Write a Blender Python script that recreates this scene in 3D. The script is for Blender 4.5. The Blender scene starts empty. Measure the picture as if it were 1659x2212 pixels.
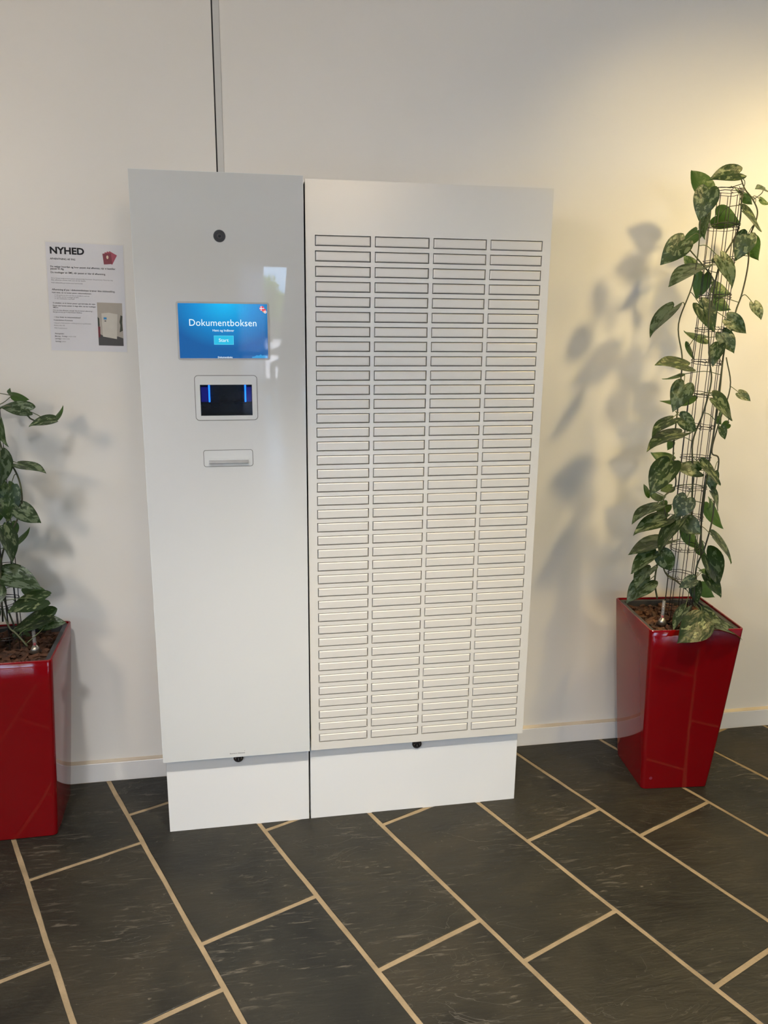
import bpy, bmesh, math, random
from mathutils import Vector, Matrix

SC = bpy.context.scene
COL = SC.collection
random.seed(11)

# ------------------------------------------------------------------ camera
FPX, W_PX, H_PX = 1752.755, 1659, 2212
cam_data = bpy.data.cameras.new('camera')
cam = bpy.data.objects.new('camera', cam_data)
COL.objects.link(cam)
cam_data.sensor_fit = 'HORIZONTAL'
cam_data.sensor_width = 36.0
cam_data.lens = FPX / W_PX * 36.0
cam_data.clip_start = 0.02
yaw, pitch, roll = 0.17968, -0.24227, 0.01181
fwd = Vector((math.sin(yaw) * math.cos(pitch), math.cos(yaw) * math.cos(pitch), math.sin(pitch)))
rgt0 = Vector((math.cos(yaw), -math.sin(yaw), 0))
up0 = rgt0.cross(fwd)
rgt = math.cos(roll) * rgt0 + math.sin(roll) * up0
upv = -math.sin(roll) * rgt0 + math.cos(roll) * up0
CAM = Vector((-0.1837, -2.2140, 1.5401))
cam.matrix_world = Matrix(((rgt.x, upv.x, -fwd.x, CAM.x), (rgt.y, upv.y, -fwd.y, CAM.y),
                           (rgt.z, upv.z, -fwd.z, CAM.z), (0, 0, 0, 1)))
SC.camera = cam

# ------------------------------------------------------------------ sky, sun, exposure
SC.view_settings.view_transform = 'Standard'
SC.view_settings.look = 'None'
SC.view_settings.gamma = 1.0
SC.view_settings.use_curve_mapping = False
SC.view_settings.exposure = 0.08
world = bpy.data.worlds.new('sky')
SC.world = world
world.use_nodes = True
wn = world.node_tree
# clear summer sky: pale blue at the horizon, deeper overhead, the same all the way round
stc = wn.nodes.new('ShaderNodeTexCoord')
sxyz = wn.nodes.new('ShaderNodeSeparateXYZ')
srmp = wn.nodes.new('ShaderNodeValToRGB')
srmp.color_ramp.elements[0].position, srmp.color_ramp.elements[0].color = 0.0, (0.46, 0.70, 1.0, 1)
srmp.color_ramp.elements[1].position, srmp.color_ramp.elements[1].color = 0.7, (0.13, 0.32, 0.80, 1)
wn.links.new(stc.outputs['Generated'], sxyz.inputs[0])
wn.links.new(sxyz.outputs['Z'], srmp.inputs[0])
wn.links.new(srmp.outputs[0], wn.nodes['Background'].inputs[0])
wn.nodes['Background'].inputs[1].default_value = 11.0
SUN_E = 85.0
sun_data = bpy.data.lights.new('sun', 'SUN')
sun_data.energy = SUN_E
sun_data.angle = 0.01
sun_data.color = (1.0, 0.97, 0.92)
sun = bpy.data.objects.new('sun', sun_data)
COL.objects.link(sun)
sun.rotation_euler = Vector((-0.66, 0.30, -0.69)).to_track_quat('-Z', 'Y').to_euler()

ROOM_X0, ROOM_X1, ROOM_Y0, WALL_Y, CEIL_Z = -5.2, 7.8, -15.2, 0.3466, 2.80
WINDOWS = [(-4.6, -2.3), (-0.12, 7.2)]          # glazed stretches of the far wall
WIN_Z0, WIN_Z1 = 0.08, 2.46
SIDE_WIN = (-11.5, -3.2)                        # glazed stretch of the left wall (along y)
for cx, cy, wide, rz in [((w0 + w1) / 2, ROOM_Y0 - 0.10, w1 - w0, 0.0) for w0, w1 in WINDOWS] + [(ROOM_X0 - 0.10, sum(SIDE_WIN) / 2, SIDE_WIN[1] - SIDE_WIN[0], -90.0)]:
    # sky portals that only guide sampling through the real windows
    ld = bpy.data.lights.new('window_portal', 'AREA')
    ld.shape = 'RECTANGLE'
    ld.size = wide
    ld.size_y = WIN_Z1 - WIN_Z0
    ld.cycles.is_portal = True
    lo = bpy.data.objects.new('window_portal', ld)
    COL.objects.link(lo)
    lo.location = (cx, cy, (WIN_Z0 + WIN_Z1) / 2)
    lo.rotation_euler = (math.radians(90), 0, math.radians(rz))
# ceiling spots: x, y, watts, warm colour, half angle, softness, aim point
DOWNLIGHTS = [
    (2.05, -0.30, 115, (1.0, 0.74, 0.28), 60, 1.0, (1.98, -0.10, 0.0)),
    (1.60, -1.05, 112, (1.0, 0.76, 0.34), 43, 1.0, (1.55, 0.35, 1.05)),
    (0.25, -1.35, 310, (1.0, 0.91, 0.76), 32, 1.0, (0.25, -0.70, 0.0)),
    (-0.75, -1.30, 125, (1.0, 0.98, 0.97), 36, 1.0, (-0.75, -0.45, 0.0)),  # added fill for the lower wall on the left
]
# opal fill globes brightening the upper wall, the left one added: x, y, z, emission, colour
FILL_GLOBES = [(0.55, -3.7, 2.42, 21.0, (1.0, 0.79, 0.54)), (-2.0, -3.0, 2.35, 51.0, (1.0, 0.83, 0.63))]


# ------------------------------------------------------------------ helpers
def prop(o, label=None, cat=None, group=None, kind=None):
    if label: o['label'] = label
    if cat: o['category'] = cat
    if group: o['group'] = group
    if kind: o['kind'] = kind
    return o


def empty(name, loc=(0, 0, 0), parent=None):
    o = bpy.data.objects.new(name, None)
    o.empty_display_size = 0.1
    COL.objects.link(o)
    if parent: o.parent = parent
    o.location = loc
    return o


def obj(name, data, m=None, parent=None, loc=(0, 0, 0), smooth=False):
    """link mesh data (a bmesh, a (verts, faces) pair or a mesh) as one object"""
    if isinstance(data, bmesh.types.BMesh):
        me = bpy.data.meshes.new(name)
        data.to_mesh(me)
        data.free()
    elif isinstance(data, tuple):
        me = bpy.data.meshes.new(name)
        me.from_pydata([tuple(v) for v in data[0]], [], data[1])
        me.update()
    else:
        me = data
    if m is not None and not me.materials:
        for mm in (m if isinstance(m, (list, tuple)) else [m]):
            me.materials.append(mm)
    if smooth:
        me.polygons.foreach_set('use_smooth', [True] * len(me.polygons))
    o = bpy.data.objects.new(name, me)
    COL.objects.link(o)
    if parent: o.parent = parent
    o.location = loc
    return o


def box_bm(x0, x1, y0, y1, z0, z1, bevel=0.0, seg=2, bm=None):
    own = bm is None
    if own: bm = bmesh.new()
    r = bmesh.ops.create_cube(bm, size=1.0, matrix=Matrix.Translation(((x0 + x1) / 2, (y0 + y1) / 2, (z0 + z1) / 2))
                              @ Matrix.Diagonal((x1 - x0, y1 - y0, z1 - z0, 1)))
    if bevel:
        es = list({e for v in r['verts'] for e in v.link_edges})
        bmesh.ops.bevel(bm, geom=es, offset=bevel, segments=seg, affect='EDGES', profile=0.5)
    return bm


def cyl_bm(p, q, r0, r1=None, n=16, bm=None, caps=True):
    """cone frustum between two points"""
    if bm is None: bm = bmesh.new()
    p, q = Vector(p), Vector(q)
    r1 = r0 if r1 is None else r1
    a = (q - p).normalized()
    u = a.orthogonal().normalized()
    w = a.cross(u)
    ra, rb = [], []
    for i in range(n):
        t = 2 * math.pi * i / n
        dvec = math.cos(t) * u + math.sin(t) * w
        ra.append(bm.verts.new(p + dvec * r0))
        rb.append(bm.verts.new(q + dvec * r1))
    for i in range(n):
        j = (i + 1) % n
        bm.faces.new((ra[i], ra[j], rb[j], rb[i]))
    if caps:
        bm.faces.new(list(reversed(ra)))
        bm.faces.new(rb)
    return bm


def tube_bm(pts, rad, n=6, bm=None, closed=False):
    """swept tube along points; rad is a number or one per point"""
    if bm is None: bm = bmesh.new()
    pts = [Vector(p) for p in pts]
    m = len(pts)
    rads = rad if isinstance(rad, (list, tuple)) else [rad] * m
    rings = []
    u = None
    for i, p in enumerate(pts):
        if closed: t = pts[(i + 1) % m] - pts[i - 1]
        else: t = pts[min(i + 1, m - 1)] - pts[max(i - 1, 0)]
        t.normalize()
        if u is None: u = t.orthogonal().normalized()
        u = (u - t * u.dot(t)).normalized()
        w = t.cross(u)
        rings.append([bm.verts.new(p + (math.cos(2 * math.pi * k / n) * u + math.sin(2 * math.pi * k / n) * w) * rads[i]) for k in range(n)])
    for i in range(m if closed else m - 1):
        a, b = rings[i], rings[(i + 1) % m]
        for k in range(n):
            bm.faces.new((a[k], a[(k + 1) % n], b[(k + 1) % n], b[k]))
    if not closed:
        bm.faces.new(list(reversed(rings[0])))
        bm.faces.new(rings[-1])
    return bm


def smooth_path(pts, k=5):
    """Catmull-Rom through the points"""
    P = [Vector(p) for p in pts]
    P = [P[0] * 2 - P[1]] + P + [P[-1] * 2 - P[-2]]
    out = []
    for i in range(1, len(P) - 2):
        a, b, c, d = P[i - 1:i + 3]
        for j in range(k):
            t = j / k
            out.append(0.5 * ((2 * b) + (c - a) * t + (2 * a - 5 * b + 4 * c - d) * t * t + (3 * b - a - 3 * c + d) * t ** 3))
    out.append(P[-2])
    return out


def rrect(w, h, r, n=4, cx=0.0, cy=0.0):
    """rounded rectangle outline, counter-clockwise"""
    pts = []
    for sx, sy, a0 in ((1, 1, 0), (-1, 1, 90), (-1, -1, 180), (1, -1, 270)):
        for i in range(n + 1):
            a = math.radians(a0 + 90 * i / n)
            pts.append((cx + sx * (w / 2 - r) + r * math.cos(a), cy + sy * (h / 2 - r) + r * math.sin(a)))
    return pts


def front_plate(outline, y0, y1, bm=None):
    """prism of an (x, z) outline between y0 (front) and y1"""
    if bm is None: bm = bmesh.new()
    f = [bm.verts.new((x, y0, z)) for x, z in outline]
    b = [bm.verts.new((x, y1, z)) for x, z in outline]
    n = len(f)
    bm.faces.new(f)
    bm.faces.new(list(reversed(b)))
    for i in range(n):
        j = (i + 1) % n
        bm.faces.new((f[j], f[i], b[i], b[j]))
    bmesh.ops.recalc_face_normals(bm, faces=bm.faces)
    return bm


def front_ring(outer, inner, y0, y1, bm=None):
    """ring between two outlines of equal length, front at y0"""
    if bm is None: bm = bmesh.new()
    n = len(outer)
    of = [bm.verts.new((x, y0, z)) for x, z in outer]
    nf = [bm.verts.new((x, y0, z)) for x, z in inner]
    ob = [bm.verts.new((x, y1, z)) for x, z in outer]
    nb = [bm.verts.new((x, y1, z)) for x, z in inner]
    for i in range(n):
        j = (i + 1) % n
        bm.faces.new((of[i], of[j], nf[j], nf[i]))
        bm.faces.new((of[j], of[i], ob[i], ob[j]))
        bm.faces.new((nf[i], nf[j], nb[j], nb[i]))
        bm.faces.new((ob[j], ob[i], nb[i], nb[j]))
    bmesh.ops.recalc_face_normals(bm, faces=bm.faces)
    return bm


def pierced_slab(xs, zs, is_hole, y0, y1):
    """slab in the x-z plane with rectangular holes given on a grid of cuts"""
    bm = bmesh.new()
    F, B = {}, {}

    def v(d, i, k, y):
        if (i, k) not in d: d[(i, k)] = bm.verts.new((xs[i], y, zs[k]))
        return d[(i, k)]
    nx, nz = len(xs) - 1, len(zs) - 1
    solid = lambda i, k: 0 <= i < nx and 0 <= k < nz and not is_hole(i, k)
    for i in range(nx):
        for k in range(nz):
            if not solid(i, k): continue
            q = [(i, k), (i + 1, k), (i + 1, k + 1), (i, k + 1)]
            bm.faces.new([v(F, a, b, y0) for a, b in q])
            bm.faces.new([v(B, a, b, y1) for a, b in reversed(q)])
            for (ni, nk), (e0, e1) in (((i, k - 1), (q[0], q[1])), ((i + 1, k), (q[1], q[2])), ((i, k + 1), (q[2], q[3])), ((i - 1, k), (q[3], q[0]))):
                if not solid(ni, nk):
                    bm.faces.new((v(F, *e1, y0), v(F, *e0, y0), v(B, *e0, y1), v(B, *e1, y1)))
    return bm


def text(name, s, width, loc, m, parent=None, height=None, bold=0.0, rot=0.0, spacing=1.0):
    """flat lettering facing -y, left baseline at loc, scaled to a given width"""
    cu = bpy.data.curves.new(name, 'FONT')
    cu.body = s
    cu.size = 1.0
    cu.resolution_u = 3
    cu.offset = bold
    cu.space_character = spacing
    t = bpy.data.objects.new(name, cu)
    COL.objects.link(t)
    dg = bpy.context.evaluated_depsgraph_get()
    me = bpy.data.meshes.new_from_object(t.evaluated_get(dg))
    bpy.data.objects.remove(t)
    xs = [v.co.x for v in me.vertices]
    x0, x1 = min(xs), max(xs)
    k = width / (x1 - x0)
    kz = k if height is None else height / 0.727
    for v in me.vertices:
        v.co = ((v.co.x - x0) * k, 0.0, v.co.y * kz)
    me.materials.clear()
    o = obj(name, me, m, parent, loc)
    o.rotation_euler = (0, rot, 0)
    return o


# ------------------------------------------------------------------ materials
def mat(name, color=(0.8, 0.8, 0.8), rough=0.5, metal=0.0, **kw):
    m = bpy.data.materials.new(name)
    m.use_nodes = True
    b = m.node_tree.nodes['Principled BSDF']
    b.inputs['Base Color'].default_value = (*color, 1)
    b.inputs['Roughness'].default_value = rough
    b.inputs['Metallic'].default_value = metal
    for k, v in kw.items():
        b.inputs[k].default_value = v
    return m


def nd(m, t, **kw):
    n = m.node_tree.nodes.new(t)
    for k, v in kw.items():
        if hasattr(n, k): setattr(n, k, v)
        else: n.inputs[k].default_value = v
    return n


def lk(m, a, b): m.node_tree.links.new(a, b)
def bsdf(m): return m.node_tree.nodes['Principled BSDF']


def vary(m, c0, c1, scale, coord='Object', detail=4, lo=0.3, hi=0.7, bump=0.0, bscale=None, bdist=0.001):
    """two-colour noise on a principled material, optional fine bump"""
    tc = nd(m, 'ShaderNodeTexCoord')
    no = nd(m, 'ShaderNodeTexNoise', Scale=scale, Detail=detail)
    lk(m, tc.outputs[coord], no.inputs['Vector'])
    r = nd(m, 'ShaderNodeValToRGB')
    r.color_ramp.elements[0].position, r.color_ramp.elements[1].position = lo, hi
    r.color_ramp.elements[0].color, r.color_ramp.elements[1].color = (*c0, 1), (*c1, 1)
    lk(m, no.outputs['Fac'], r.inputs[0])
    lk(m, r.outputs[0], bsdf(m).inputs['Base Color'])
    if bump:
        n2 = nd(m, 'ShaderNodeTexNoise', Scale=bscale or scale * 8, Detail=3)
        lk(m, tc.outputs[coord], n2.inputs['Vector'])
        bp = nd(m, 'ShaderNodeBump', Strength=bump, Distance=bdist)
        lk(m, n2.outputs['Fac'], bp.inputs['Height'])
        lk(m, bp.outputs[0], bsdf(m).inputs['Normal'])
    return m


M = {}
M['wall'] = vary(mat('wall_paint', rough=0.38), (0.70, 0.68, 0.64), (0.73, 0.71, 0.67), 1.3, bump=0.06, bscale=260)
M['ceiling'] = vary(mat('ceiling_paint', rough=0.8), (0.72, 0.71, 0.69), (0.76, 0.75, 0.73), 2)
M['base'] = vary(mat('baseboard_paint', rough=0.3), (0.66, 0.655, 0.65), (0.70, 0.695, 0.69), 3)
M['base_top'] = vary(mat('baseboard_tan_edge', rough=0.6), (0.40, 0.345, 0.275), (0.48, 0.42, 0.34), 9)
M['trim'] = vary(mat('joint_strip', rough=0.35), (0.50, 0.50, 0.49), (0.56, 0.56, 0.54), 4)
M['dark'] = vary(mat('dark_recess', rough=0.7), (0.012, 0.012, 0.014), (0.02, 0.02, 0.022), 8)
M['grout'] = vary(mat('grout', rough=0.85), (0.18, 0.135, 0.08), (0.27, 0.205, 0.125), 14, bump=0.5, bscale=160, bdist=0.002)


def slate(name, island=False):
    m = mat(name, rough=0.4, **{'IOR': 1.65 if island else 1.36})
    tc = nd(m, 'ShaderNodeTexCoord')
    if island:
        rnd = nd(m, 'ShaderNodeNewGeometry').outputs['Random Per Island']
    else:
        rnd = nd(m, 'ShaderNodeObjectInfo').outputs['Random']
    off = nd(m, 'ShaderNodeVectorMath', operation='SCALE')
    cmb = nd(m, 'ShaderNodeCombineXYZ')
    for k in range(3): lk(m, rnd, cmb.inputs[k])
    lk(m, cmb.outputs[0], off.inputs[0])
    off.inputs['Scale'].default_value = 37.0
    add = nd(m, 'ShaderNodeVectorMath', operation='ADD')
    lk(m, tc.outputs['Object'], add.inputs[0])
    lk(m, off.outputs[0], add.inputs[1])
    V = add.outputs[0]
    # stone body: blue-black, olive and rusty brown clouds, tint differs per tile
    n1 = nd(m, 'ShaderNodeTexNoise', Scale=3.2, Detail=6, Roughness=0.6, Distortion=0.8)
    lk(m, V, n1.inputs['Vector'])
    r1 = nd(m, 'ShaderNodeValToRGB')
    e = r1.color_ramp.elements
    e[0].position, e[0].color = 0.28, (0.0085, 0.0085, 0.0075, 1)
    e[1].position, e[1].color = 0.75, (0.030, 0.026, 0.018, 1)
    x = e.new(0.5); x.color = (0.019, 0.0182, 0.014, 1)
    lk(m, n1.outputs['Fac'], r1.inputs[0])
    tint = nd(m, 'ShaderNodeValToRGB')
    e = tint.color_ramp.elements
    e[0].color, e[1].color = (0.80, 0.83, 0.86, 1), (1.22, 1.12, 1.0, 1)
    x = e.new(0.5); x.color = (1.0, 0.97, 0.90, 1)
    lk(m, rnd, tint.inputs[0])
    mul = nd(m, 'ShaderNodeMixRGB', blend_type='MULTIPLY')
    mul.inputs[0].default_value = 1
    lk(m, r1.outputs[0], mul.inputs[1]); lk(m, tint.outputs[0], mul.inputs[2])
    # pale wavy cleft lines, in patches
    wv = nd(m, 'ShaderNodeTexNoise', Scale=3.6, Detail=4, Roughness=0.5, Distortion=1.5)
    mp = nd(m, 'ShaderNodeMapping'); mp.inputs['Scale'].default_value = (1.0, 2.6, 1.0); mp.inputs['Rotation'].default_value = (0, 0, 0.5)
    lk(m, V, mp.inputs[0]); lk(m, mp.outputs[0], wv.inputs['Vector'])
    pp = nd(m, 'ShaderNodeMath', operation='PINGPONG'); pp.inputs[1].default_value = 0.085
    lk(m, wv.outputs['Fac'], pp.inputs[0])
    vl = nd(m, 'ShaderNodeMapRange'); vl.inputs[1].default_value = 0.0; vl.inputs[2].default_value = 0.0042
    vl.inputs[3].default_value = 1.0; vl.inputs[4].default_value = 0.0
    lk(m, pp.outputs[0], vl.inputs[0])
    pt = nd(m, 'ShaderNodeTexNoise', Scale=4.0, Detail=3)
    lk(m, V, pt.inputs['Vector'])
    pr = nd(m, 'ShaderNodeMapRange'); pr.inputs[1].default_value = 0.47; pr.inputs[2].default_value = 0.66
    lk(m, pt.outputs['Fac'], pr.inputs[0])
    vm = nd(m, 'ShaderNodeMath', operation='MULTIPLY'); lk(m, vl.outputs[0], vm.inputs[0]); lk(m, pr.outputs[0], vm.inputs[1])
    vm2 = nd(m, 'ShaderNodeMath', operation='MULTIPLY'); lk(m, vm.outputs[0], vm2.inputs[0]); vm2.inputs[1].default_value = 0.30
    # short cleavage scratches
    smp = nd(m, 'ShaderNodeMapping'); smp.inputs['Scale'].default_value = (9.0, 60.0, 1.0); smp.inputs['Rotation'].default_value = (0, 0, 0.75)
    lk(m, V, smp.inputs[0])
    sno = nd(m, 'ShaderNodeTexNoise', Scale=1.6, Detail=5, Roughness=0.62, Distortion=0.9); lk(m, smp.outputs[0], sno.inputs['Vector'])
    srg = nd(m, 'ShaderNodeMapRange'); srg.inputs[1].default_value = 0.58; srg.inputs[2].default_value = 0.68; srg.inputs[4].default_value = 0.38
    lk(m, sno.outputs['Fac'], srg.inputs[0])
    spt = nd(m, 'ShaderNodeTexNoise', Scale=2.6, Detail=3); lk(m, V, spt.inputs['Vector'])
    spg = nd(m, 'ShaderNodeMapRange'); spg.inputs[1].default_value = 0.45; spg.inputs[2].default_value = 0.62; lk(m, spt.outputs['Fac'], spg.inputs[0])
    smu = nd(m, 'ShaderNodeMath', operation='MULTIPLY'); lk(m, srg.outputs[0], smu.inputs[0]); lk(m, spg.outputs[0], smu.inputs[1])
    smx = nd(m, 'ShaderNodeMath', operation='MAXIMUM'); lk(m, smu.outputs[0], smx.inputs[0]); lk(m, vm2.outputs[0], smx.inputs[1])
    # specks
    sp = nd(m, 'ShaderNodeTexNoise', Scale=85, Detail=2); lk(m, V, sp.inputs['Vector'])
    spr = nd(m, 'ShaderNodeMapRange'); spr.inputs[1].default_value = 0.70; spr.inputs[2].default_value = 0.80; spr.inputs[4].default_value = 0.35
    lk(m, sp.outputs['Fac'], spr.inputs[0])
    mx = nd(m, 'ShaderNodeMath', operation='MAXIMUM'); lk(m, smx.outputs[0], mx.inputs[0]); lk(m, spr.outputs[0], mx.inputs[1])
    mix = nd(m, 'ShaderNodeMixRGB'); mix.inputs[2].default_value = (0.20, 0.175, 0.14, 1)
    lk(m, mx.outputs[0], mix.inputs[0]); lk(m, mul.outputs[0], mix.inputs[1])
    lk(m, mix.outputs[0], bsdf(m).inputs['Base Color'])
    # riven relief
    ad = nd(m, 'ShaderNodeMath', operation='ADD'); lk(m, wv.outputs['Fac'], ad.inputs[0])
    s2 = nd(m, 'ShaderNodeMath', operation='MULTIPLY'); lk(m, vm.outputs[0], s2.inputs[0]); s2.inputs[1].default_value = 0.12
    sad = nd(m, 'ShaderNodeMath', operation='MULTIPLY_ADD'); sad.inputs[1].default_value = 0.25
    lk(m, sno.outputs['Fac'], sad.inputs[0]); lk(m, s2.outputs[0], sad.inputs[2]); lk(m, sad.outputs[0], ad.inputs[1])
    bp = nd(m, 'ShaderNodeBump', Strength=0.20 if island else 0.45, Distance=0.012)
    lk(m, ad.outputs[0], bp.inputs['Height']); lk(m, bp.outputs[0], bsdf(m).inputs['Normal'])
    rr = nd(m, 'ShaderNodeMapRange'); rr.inputs[3].default_value, rr.inputs[4].default_value = (0.05, 0.14) if island else (0.34, 0.55)
    lk(m, n1.outputs['Fac'], rr.inputs[0]); lk(m, rr.outputs[0], bsdf(m).inputs['Roughness'])
    return m


M['slate'] = slate('slate_tile')
M['slate_far'] = slate('slate_paving', island=True)
M['glass_white'] = mat('back_painted_glass', (0.60, 0.615, 0.605), 0.015, IOR=1.52)
vary(M['glass_white'], (0.565, 0.575, 0.565), (0.585, 0.59, 0.58), 1.5)
M['glass_edge'] = mat('glass_edge', (0.72, 0.76, 0.75), 0.1)
M['satin'] = vary(mat('satin_silver_lacquer', rough=0.31, metal=0.10), (0.64, 0.62, 0.575), (0.66, 0.64, 0.595), 2.2, bump=0.03, bscale=500)
M['satin_door'] = vary(mat('satin_door_lacquer', rough=0.33, metal=0.10), (0.63, 0.605, 0.56), (0.65, 0.625, 0.58), 3.0, bump=0.03, bscale=500)
M['plinth'] = vary(mat('plinth_lacquer', rough=0.32), (0.67, 0.67, 0.66), (0.69, 0.69, 0.68), 1.5)
M['body'] = vary(mat('cabinet_steel', rough=0.45), (0.62, 0.62, 0.61), (0.66, 0.66, 0.65), 2)
M['line'] = vary(mat('grey_seam', rough=0.5), (0.16, 0.16, 0.15), (0.20, 0.20, 0.19), 20)
M['bezel'] = vary(mat('grey_bezel', rough=0.3), (0.36, 0.36, 0.36), (0.42, 0.42, 0.42), 20)
M['plate'] = vary(mat('white_plate', rough=0.12), (0.575, 0.59, 0.585), (0.595, 0.605, 0.595), 5)
M['chrome'] = vary(mat('chrome', rough=0.28, metal=1.0), (0.72, 0.73, 0.75), (0.80, 0.81, 0.83), 20)
M['black'] = vary(mat('black_plastic', rough=0.25), (0.008, 0.008, 0.009), (0.015, 0.015, 0.017), 30)
M['lens'] = vary(mat('lens_glass', rough=0.05), (0.012, 0.014, 0.018), (0.02, 0.022, 0.028), 30)
M['iron'] = vary(mat('lock_iron', rough=0.35, metal=0.6), (0.035, 0.03, 0.028), (0.06, 0.052, 0.05), 60)
M['red'] = vary(mat('red_gloss', rough=0.05, **{'IOR': 1.5}), (0.155, 0.0003, 0.0022), (0.17, 0.0004, 0.0027), 1.5)
M['liner'] = vary(mat('liner_plastic', rough=0.5), (0.030, 0.030, 0.032), (0.05, 0.05, 0.052), 25)
M['bark'] = vary(mat('bark_chips', rough=0.8), (0.020, 0.008, 0.004), (0.11, 0.042, 0.018), 26, bump=0.5, bscale=90, bdist=0.003)
M['wire'] = vary(mat('trellis_wire', rough=0.45), (0.010, 0.009, 0.009), (0.022, 0.018, 0.016), 40)
M['stem'] = vary(mat('vine_stem', rough=0.55), (0.030, 0.026, 0.014), (0.075, 0.085, 0.030), 12)
M['petiole'] = vary(mat('leaf_stalk', rough=0.5), (0.05, 0.08, 0.025), (0.11, 0.13, 0.045), 14)
M['clear'] = mat('clear_plastic', (0.45, 0.44, 0.43), 0.05)
bsdf(M['clear']).inputs['Alpha'].default_value = 0.35
M['steel'] = vary(mat('brushed_steel', rough=0.3, metal=0.9), (0.42, 0.38, 0.32), (0.52, 0.48, 0.42), 30)
M['float'] = vary(mat('red_float', rough=0.4), (0.5, 0.02, 0.02), (0.6, 0.03, 0.03), 30)
M['paper'] = vary(mat('printer_paper', rough=0.55), (0.62, 0.62, 0.655), (0.65, 0.65, 0.685), 8)
M['ink'] = vary(mat('black_ink', rough=0.8), (0.006, 0.006, 0.010), (0.010, 0.010, 0.015), 50)
M['ink_grey'] = vary(mat('grey_ink', rough=0.6), (0.13, 0.13, 0.15), (0.16, 0.16, 0.18), 50)
M['maroon'] = vary(mat('maroon_print', rough=0.5), (0.16, 0.012, 0.03), (0.20, 0.018, 0.04), 60)
M['maroon2'] = vary(mat('pale_maroon_print', rough=0.5), (0.30, 0.035, 0.07), (0.34, 0.05, 0.09), 60)
M['gold'] = vary(mat('gold_print', rough=0.5), (0.55, 0.42, 0.30), (0.60, 0.48, 0.36), 60)


def flat(name, c): return vary(mat(name, rough=0.55), tuple(v * 0.96 for v in c), tuple(min(1, v * 1.04) for v in c), 40)


def lit(name, c, strength):
    m = mat(name, (0.01, 0.01, 0.01), 0.03)
    bsdf(m).inputs['Emission Color'].default_value = (*c, 1)
    bsdf(m).inputs['Emission Strength'].default_value = strength
    return m


# backlit display: bright cyan towards the upper middle, deep blue towards the bottom
m = M['display'] = lit('display_glow', (0, 0.2, 0.6), 1.0)
tc = nd(m, 'ShaderNodeTexCoord'); mp = nd(m, 'ShaderNodeMapping')
mp.inputs['Scale'].default_value = (6.5, 1, 8.5)
mp.inputs['Location'].default_value = (-0.02, 0, -0.62)
lk(m, tc.outputs['Object'], mp.inputs[0])
ln = nd(m, 'ShaderNodeVectorMath', operation='LENGTH'); lk(m, mp.outputs[0], ln.inputs[0])
rp = nd(m, 'ShaderNodeValToRGB'); e = rp.color_ramp.elements
e[0].position, e[0].color = 0.05, (0.005, 0.45, 0.84, 1)
e[1].position, e[1].color = 1.0, (0.005, 0.10, 0.33, 1)
x = e.new(0.5); x.color = (0.004, 0.245, 0.60, 1)
lk(m, ln.outputs['Value'], rp.inputs[0]); lk(m, rp.outputs[0], bsdf(m).inputs['Emission Color'])
M['lit_white'] = lit('display_white', (0.85, 0.97, 1.0), 0.95)
M['lit_cyan'] = lit('display_cyan', (0.02, 0.50, 0.78), 0.95)
M['lit_edge'] = lit('display_edge', (0.15, 0.75, 0.9), 0.95)
M['lit_red'] = lit('display_red', (0.75, 0.05, 0.08), 0.9)
M['lit_gold'] = lit('display_gold', (0.9, 0.55, 0.05), 0.9)
M['lit_black'] = lit('display_black', (0.02, 0.02, 0.03), 0.5)
M['lit_blue'] = lit('display_skyline', (0.02, 0.32, 0.68), 0.9)
M['led'] = lit('blue_led', (0.012, 0.16, 1.0), 4.0)
M['led_glow'] = lit('blue_glow', (0.05, 0.05, 1.0), 0.22)

# thin clear pane: a straight-through pane with a faint mirror
m = M['pane'] = bpy.data.materials.new('clear_pane'); m.use_nodes = True
nt = m.node_tree; nt.nodes.remove(nt.nodes['Principled BSDF'])
tr = nd(m, 'ShaderNodeBsdfTransparent'); tr.inputs[0].default_value = (0.95, 0.95, 0.95, 1)
gl = nd(m, 'ShaderNodeBsdfGlossy'); gl.inputs['Roughness'].default_value = 0.01
fr = nd(m, 'ShaderNodeFresnel'); fr.inputs[0].default_value = 1.45
mx = nd(m, 'ShaderNodeMixShader')
lk(m, fr.outputs[0], mx.inputs[0]); lk(m, tr.outputs[0], mx.inputs[1]); lk(m, gl.outputs[0], mx.inputs[2])
lk(m, mx.outputs[0], nt.nodes['Material Output'].inputs[0])
m = M['tinted'] = M['pane'].copy(); m.name = 'smoked_pane'
for n in m.node_tree.nodes:
    if n.type == 'BSDF_TRANSPARENT': n.inputs[0].default_value = (0.75, 0.77, 0.8, 1)
    if n.type == 'FRESNEL': n.inputs[0].default_value = 1.55


m = M['sleeve'] = M['pane'].copy(); m.name = 'plastic_sleeve'
for n in m.node_tree.nodes:
    if n.type == 'BSDF_GLOSSY': n.inputs['Roughness'].default_value = 0.35
    if n.type == 'BSDF_TRANSPARENT': n.inputs[0].default_value = (0.99, 0.99, 0.99, 1)
    if n.type == 'FRESNEL': n.inputs[0].default_value = 1.15


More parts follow.
